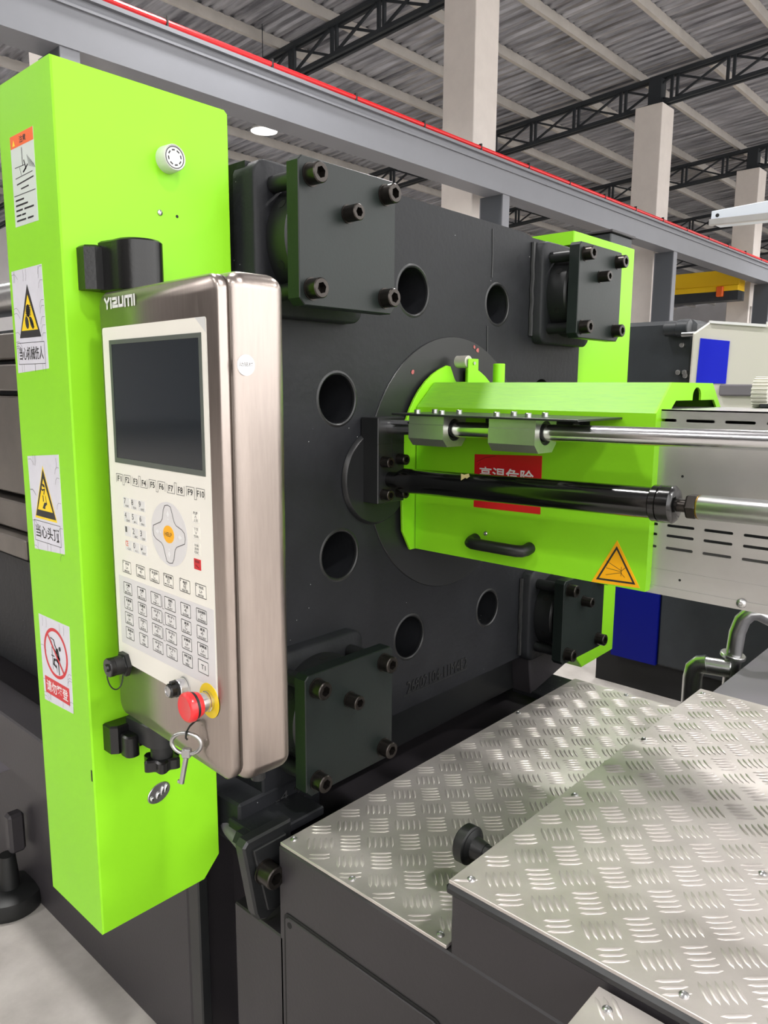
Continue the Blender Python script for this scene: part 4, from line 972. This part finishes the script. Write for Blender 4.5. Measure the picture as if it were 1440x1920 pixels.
# ================================================================== GUIDE ROD, BEARINGS, CYLINDER
t = thing('rod_bracket', 'thick black steel block bolted to the platen, holding the rod and cylinder', 'bracket', (1.218, 1.148, 1.25))
b = B(); b.box(1.177, 1.262, 1.097, 1.1475, 1.2525, 1.4365, 0.0015); b.build('block', M_SMOOTH, t, smooth=False)
for x, z in ((1.195, 1.342), (1.245, 1.345), (1.195, 1.272), (1.245, 1.272)): inst('bolt', bolt_mesh(0.0115, 0.022, M_BOLT), t, T(x, 1.097, z))
b = B(); b.box(1.176, 1.2625, 1.0968, 1.0972, 1.380, 1.3806); b.box(1.221, 1.2225, 1.0966, 1.0972, 1.345, 1.43); b.build('clamp_slit', M_PIT, t, smooth=False)

t = thing('guide_rod', 'polished round steel guide rod running out of the picture', 'rod', (1.216, 0.3, 1.42))
b = B(); b.cyl((1.216, 1.098, 1.4155), (1.216, -0.5, 1.4355), 0.0152, 40); b.build('bar', M_CHROME, t)

t = thing('bearing_bracket', 'thin black angle bracket on the guard side, over two bearing blocks', 'bracket', (1.26, 0.8, 1.44))
b = B(); b.box(1.172, 1.3395, 0.632, 1.055, 1.4435, 1.4475, 0.0006); b.box(1.3355, 1.3395, 0.70, 0.935, 1.405, 1.4435); b.build('angle', M_SMOOTH, t, smooth=False)
b = B(); b.prism(F_left((1.3335, 0, 0)), [(-0.93, 1.4435), (-0.695, 1.4435), (-0.695, 1.428), (-0.705, 1.405), (-0.93, 1.405)], -0.003, 0.0); b.build('leg_plate', M_SMOOTH, t, smooth=False)
inst('screw', screw_mesh(0.0075, 0.006, M_ZINC), t, T(1.3335, 0.722, 1.4285) @ ROT_UP_LEFT)
zs = bolt_mesh(0.0062, 0.008, M_ZINC); UPB = Matrix.Rotation(-PI / 2, 4, 'X')
for y in (1.004, 0.941, 0.811, 0.743):
    for x in (1.194, 1.246): inst('screw', zs, t, T(x, y - (0.0 if x < 1.2 else 0.004), 1.4475) @ UPB)
def bearing(y0, y1, label):
    t = thing('linear_bearing', label, 'bearing block', (1.216, (y0 + y1) / 2, 1.39), group='bearing blocks on the guide rod')
    cz = 1.4165 + (1.0 - (y0 + y1) / 2) * 0.0125
    pr = [(1.180, 1.4432), (1.180, 1.4275), (1.1785, 1.4265), (1.1785, 1.3985), (1.1925, 1.3835), (1.2395, 1.3835), (1.2535, 1.3985), (1.2535, 1.4265), (1.252, 1.4275), (1.252, 1.4432)]
    q = B(); q.prism(F_front((0, y1, 0)), pr, 0, y1 - y0, holes=[circ(0.0222, 36, 1.216, cz)]); q.build('body', M_ALU, t, smooth=True, angle=30)
    q = B(); q.prism(F_front((0, y1 - 0.004, 0)), circ(0.0221, 36, 1.216, cz), 0, y1 - y0 - 0.008, holes=[circ(0.0162, 36, 1.216, cz)]); q.build('bush', M_RUB, t, angle=30)
    return t
bearing(0.925, 1.014, 'aluminium bearing block on the guide rod close to the platen bracket')
bearing(0.7185, 0.8185, 'aluminium bearing block on the guide rod farther from the platen, above the red sign')

t = thing('hydraulic_cylinder', 'long glossy black hydraulic cylinder below the polished guide rod', 'cylinder', (1.216, 0.75, 1.31))
def cz(y): return 1.303 + (1.10 - y) * 0.0185
def cp(y): return (1.216, y, cz(y))
ax = Vector(cp(0.3)) - Vector(cp(1.1))
b = B(); b.lathe(cp(1.097), ax, [(0, 0.017), (0.02, 0.017), (0.042, 0.0262), (0.60, 0.0262)], 40); b.build('barrel', M_GLOSS, t)
b = B(); b.lathe(cp(0.512), ax, [(0, 0.0285), (0.002, 0.0305), (0.012, 0.0305), (0.013, 0.0285), (0.015, 0.0285), (0.016, 0.031), (0.034, 0.031), (0.038, 0.027), (0.041, 0.020), (0.042, 0.012)], 40); b.build('gland', M_GLOSS, t)
b = B(); b.lathe(cp(0.472), ax, [(0, 0.011), (0.03, 0.011)], 24); b.build('neck', M_BOLT, t)
b = B(); b.lathe(cp(0.455), ax, [(0, 0.019), (0.003, 0.021), (0.016, 0.021), (0.018, 0.019)], 6); b.build('lock_nut', M_BOLT, t, smooth=False)
b = B(); b.lathe(cp(0.437), ax, [(0, 0.0185), (0.002, 0.0195), (0.9, 0.0195)], 36); b.build('piston_rod', M_SATIN, t)
b = B(); b.lathe(cp(0.438), ax, [(0, 0.0192), (0.002, 0.0197)], 36); b.build('brass_ring', mat('brass', (176, 140, 70), 0.3, metal=1.0), t)
b = B(); fq = Frame(cp(0.885), (0, -1, 0), (-0.72, 0, 0.69)); 
b.flat(Frame(Vector(cp(0.885)) + Vector((-0.019, 0, 0.0185)), (0, -1, 0), (0.70, 0, 0.71)), [(-0.012, 0.009), (-0.003, 0.007), (0.006, 0.011), (0.012, 0.004), (0.008, -0.002), (0.003, 0.0), (-0.003, -0.008), (-0.006, -0.002)], 0.0012); b.build('tape_scrap', M_DUST, t, smooth=False, label='scrap of torn tape')

# ================================================================== BARREL SHROUD
t = thing('barrel_shroud', 'silver perforated heat shroud over the barrel, emerging from the green hood', 'shroud', (1.5, 0.2, 1.13))
XS = 1.362; fl2 = F_left((XS, 0, 0)); P = 0.0667
slots = []
for k in range(9):
    for z, off in ((1.4440, 0.0), (1.4278, 0.0055), (1.2530, 0.0), (1.2340, 0.0), (1.2110, 0.0)):
        e = 0.5235 + (0.0215 if z < 1.3 else 0.0) - off * -1 - P * k + P
        if z == 1.2530: e += 0.0
        y1_, y0_ = e, e - 0.0495
        if y1_ > 0.655: continue
        slots.append(rrect(-y1_, z - 0.0026, -y0_, z + 0.0026, 0.0024, 3))
b = B(); b.prism(fl2, [(-0.66, 1.137), (0.2, 1.137), (0.2, 1.463), (-0.66, 1.463)], -0.0025, 0.0, holes=slots); b.build('near_side', M_SHROUD, t, smooth=False)
b = B(); b.prism(fl2, [(-0.66, 1.122), (0.2, 1.122), (0.2, 1.1375), (-0.66, 1.1375)], -0.0025, 0.0022); b.build('lower_lip', M_SHROUD, t, smooth=False)
b = B(); b.prism(fl2, [(-0.66, 1.166), (0.2, 1.166), (0.2, 1.170), (-0.66, 1.170)], 0.0, 0.0012); b.build('fold_line', M_SHROUD, t, smooth=False)
b = B(); b.box(XS, 1.65, -0.2, 0.66, 1.4605, 1.463); b.build('top_sheet', M_SHROUD, t, smooth=False)
b = B(); b.box(1.6475, 1.65, -0.2, 0.66, 1.12, 1.463); b.build('far_side', M_SHROUD, t, smooth=False)
b = B(); b.cyl((1.507, 1.1, 1.3), (1.507, -0.2, 1.3), 0.132, 40); b.build('barrel', M_MDARK, t)  # oversized dark barrel paints the shade seen through the slots
inst('screw', screw_mesh(0.0085, 0.005, M_ZINC), t, T(XS - 0.0022, 0.4055, 1.1335) @ ROT_UP_LEFT)
for y, z in ((0.523, 1.345), (0.515, 1.155)):
    b = B(); b.cyl((XS + 0.001, y, z), (XS - 0.0003, y, z), 0.0024, 10); b.build('rivet_hole', M_PIT, t)

# white ribbed drum above the shroud
t = thing('feed_drum', 'white ribbed plastic drum lying behind the shroud at the picture edge', 'drum', (1.72, 0.47, 1.47))
b = B(); gear = []
for i in range(24):
    a = 2 * PI * i / 24
    for da, rr in ((-0.07, 0.036), (-0.045, 0.040), (0.045, 0.040), (0.07, 0.036)): gear.append((1.44 * 0 + rr * 0.8 * math.cos(a + da), rr * 0.8 * math.sin(a + da)))
b.prism(F_front((1.64, 0.465, 1.493)), gear, -0.03, 0.0, bev=0.001); b.build('ribbed_disc', M_MWHITE, t, angle=30)
b = B(); b.lathe((1.645, 0.45, 1.515), (0.25, -0.85, 0.45), [(0, 0.026), (0.004, 0.03), (0.03, 0.03), (0.034, 0.025), (0.09, 0.025)], 28); b.build('drum_body', M_MWHITE, t)
b = B(); b.box(1.615, 1.6465, 0.38, 0.48, 1.4635, 1.472, 0.002); b.build('cradle', M_MDARK, t, smooth=False)

# chrome piping beyond the steps
t = thing('chrome_pipe', 'bent chrome pipe with a clamp rising behind the grey base slab', 'pipe', (2.3, 0.9, 0.5))
b = B(); b.tube([(2.30, 0.70, 0.0), (2.30, 0.70, 0.55), (2.30, 0.695, 0.72), (2.30, 0.69, 0.79), (2.303, 0.68, 0.83), (2.31, 0.662, 0.853), (2.32, 0.64, 0.856), (2.345, 0.59, 0.83), (2.36, 0.56, 0.78)], 0.023, 18); b.build('elbow', M_SATIN, t)
b = B(); b.cyl((2.30, 0.698, 0.712), (2.30, 0.696, 0.724), 0.036, 28, 0.002); b.build('collar', M_SATIN, t)
b = B(); b.cyl((2.25, 0.765, 0.685), (2.27, 0.69, 0.685), 0.026, 24, 0.003); b.build('valve_body', M_SATIN, t)
b = B(); b.tube([(2.252, 0.752, 0.690), (2.249, 0.772, 0.685), (2.247, 0.786, 0.670), (2.246, 0.790, 0.64), (2.246, 0.790, 0.5), (2.246, 0.790, 0.3), (2.246, 0.790, 0.0)], 0.028, 18); b.build('down_pipe', M_SATIN, t)

# ================================================================== NEIGHBOUR MACHINE
t = thing('neighbour_machine', 'white and blue moulding machine standing in the next row', 'machine', (4.2, 0.8, 0))
b = B(); b.prism(F_left((3.5, 0, 0)), [(-1.645, 0.17), (-1.415, 0.17), (-1.415, 1.1), (-1.645, 1.1)], -0.05, 0.0); b.build('blue_side_panel', M_CABB, t, smooth=False)
b = B(); b.box(3.51, 4.9, -2.5, 1.414, 0.17, 1.15, 0.01); b.build('lower_body', M_MDARK, t, smooth=False)
b = B(); b.box(3.56, 4.8, -2.4, 1.75, 0.0, 0.175); b.build('plinth', M_PIT, t, smooth=False)  # plinth extended in black to paint the shadow band under the machine
fN = F_left((3.5, 0, 0))
wg = [(-1.35, 1.16), (1.2, 1.16), (1.2, 1.80), (-0.75, 1.79), (-1.02, 1.775), (-1.035, 1.768), (-1.27, 1.796), (-1.345, 1.745)]
b = B(); b.prism(fN, wg, -0.9, 0.0, bev=0.01); b.build('white_guard', M_MWHITE, t, smooth=False)
b = B(); b.prism(fN, [(-1.035, 1.768), (1.2, 1.79), (1.2, 1.80), (-1.035, 1.778)], 0.0, 0.012); b.prism(fN, [(-1.27, 1.785), (-1.035, 1.757), (-1.035, 1.768), (-1.27, 1.796)], 0.0, 0.012); b.build('guard_lip', M_WHITE, t, smooth=False)
b = B(); b.prism(fN, [(-1.312, 1.525), (-1.183, 1.523), (-1.180, 1.705), (-1.306, 1.722)], 0.0, 0.004); b.build('blue_window_panel', M_MBLUE, t, smooth=False)
b = B(); b.box(3.475, 3.52, -1.5, 1.203, 1.47, 1.52, 0.006); b.build('grey_rail', M_GREY, t, smooth=False)
b = B(); b.box(3.60, 3.8, 1.37, 2.0, 1.15, 1.815, 0.02); b.build('black_platen', M_MDARK, t, smooth=False)
b = B(); b.cyl((3.575, 1.50, 1.775), (3.575, 1.43, 1.775), 0.034, 24, 0.004); b.cyl((3.575, 1.44, 1.775), (3.575, 1.385, 1.775), 0.040, 24, 0.004); b.build('corner_nut', M_MDARK, t)
b = B(); b.cyl((3.55, 1.41, 1.745), (3.55, 1.33, 1.745), 0.012, 16); b.build('tie_rod', M_SATIN, t)
for y, z in ((1.42, 1.70), (1.40, 1.575), (1.43, 1.575), (1.395, 1.56)):
    b = B(); b.cyl((3.61, y, z), (3.575, y, z), 0.012, 14, 0.003); b.build('fitting', M_SATIN, t)

# white robot arm end entering from the side
t = thing('robot_arm', 'pale metal beam end of a take-out robot high by the picture edge', 'robot arm', (3.6, -0.4, 0))
fR = F_left((3.5, 0, 0))
b = B(); b.prism(fR, [(-1.30, 2.208), (0.4, 2.16), (0.4, 2.40), (-1.07, 2.268), (-1.298, 2.258)], -0.12, 0.0, bev=0.003); b.build('arm', mat('pale_blue_metal', (214, 220, 230), 0.4), t, smooth=False)
b = B(); b.prism(fR, [(-1.30, 2.196), (0.4, 2.14), (0.4, 2.18), (-1.30, 2.222)], 0.0, 0.02, bev=0.003); b.build('profile_rail', M_SHROUD, t, smooth=False)
b = B(); b.cyl((3.501, 1.272, 2.237), (3.499, 1.272, 2.237), 0.008, 12); b.build('bolt_hole', M_PIT, t)
b = B(); b.box(3.52, 3.66, -0.5, -0.3, 1.803, 2.3); b.build('riser', M_MDARK, t, smooth=False)
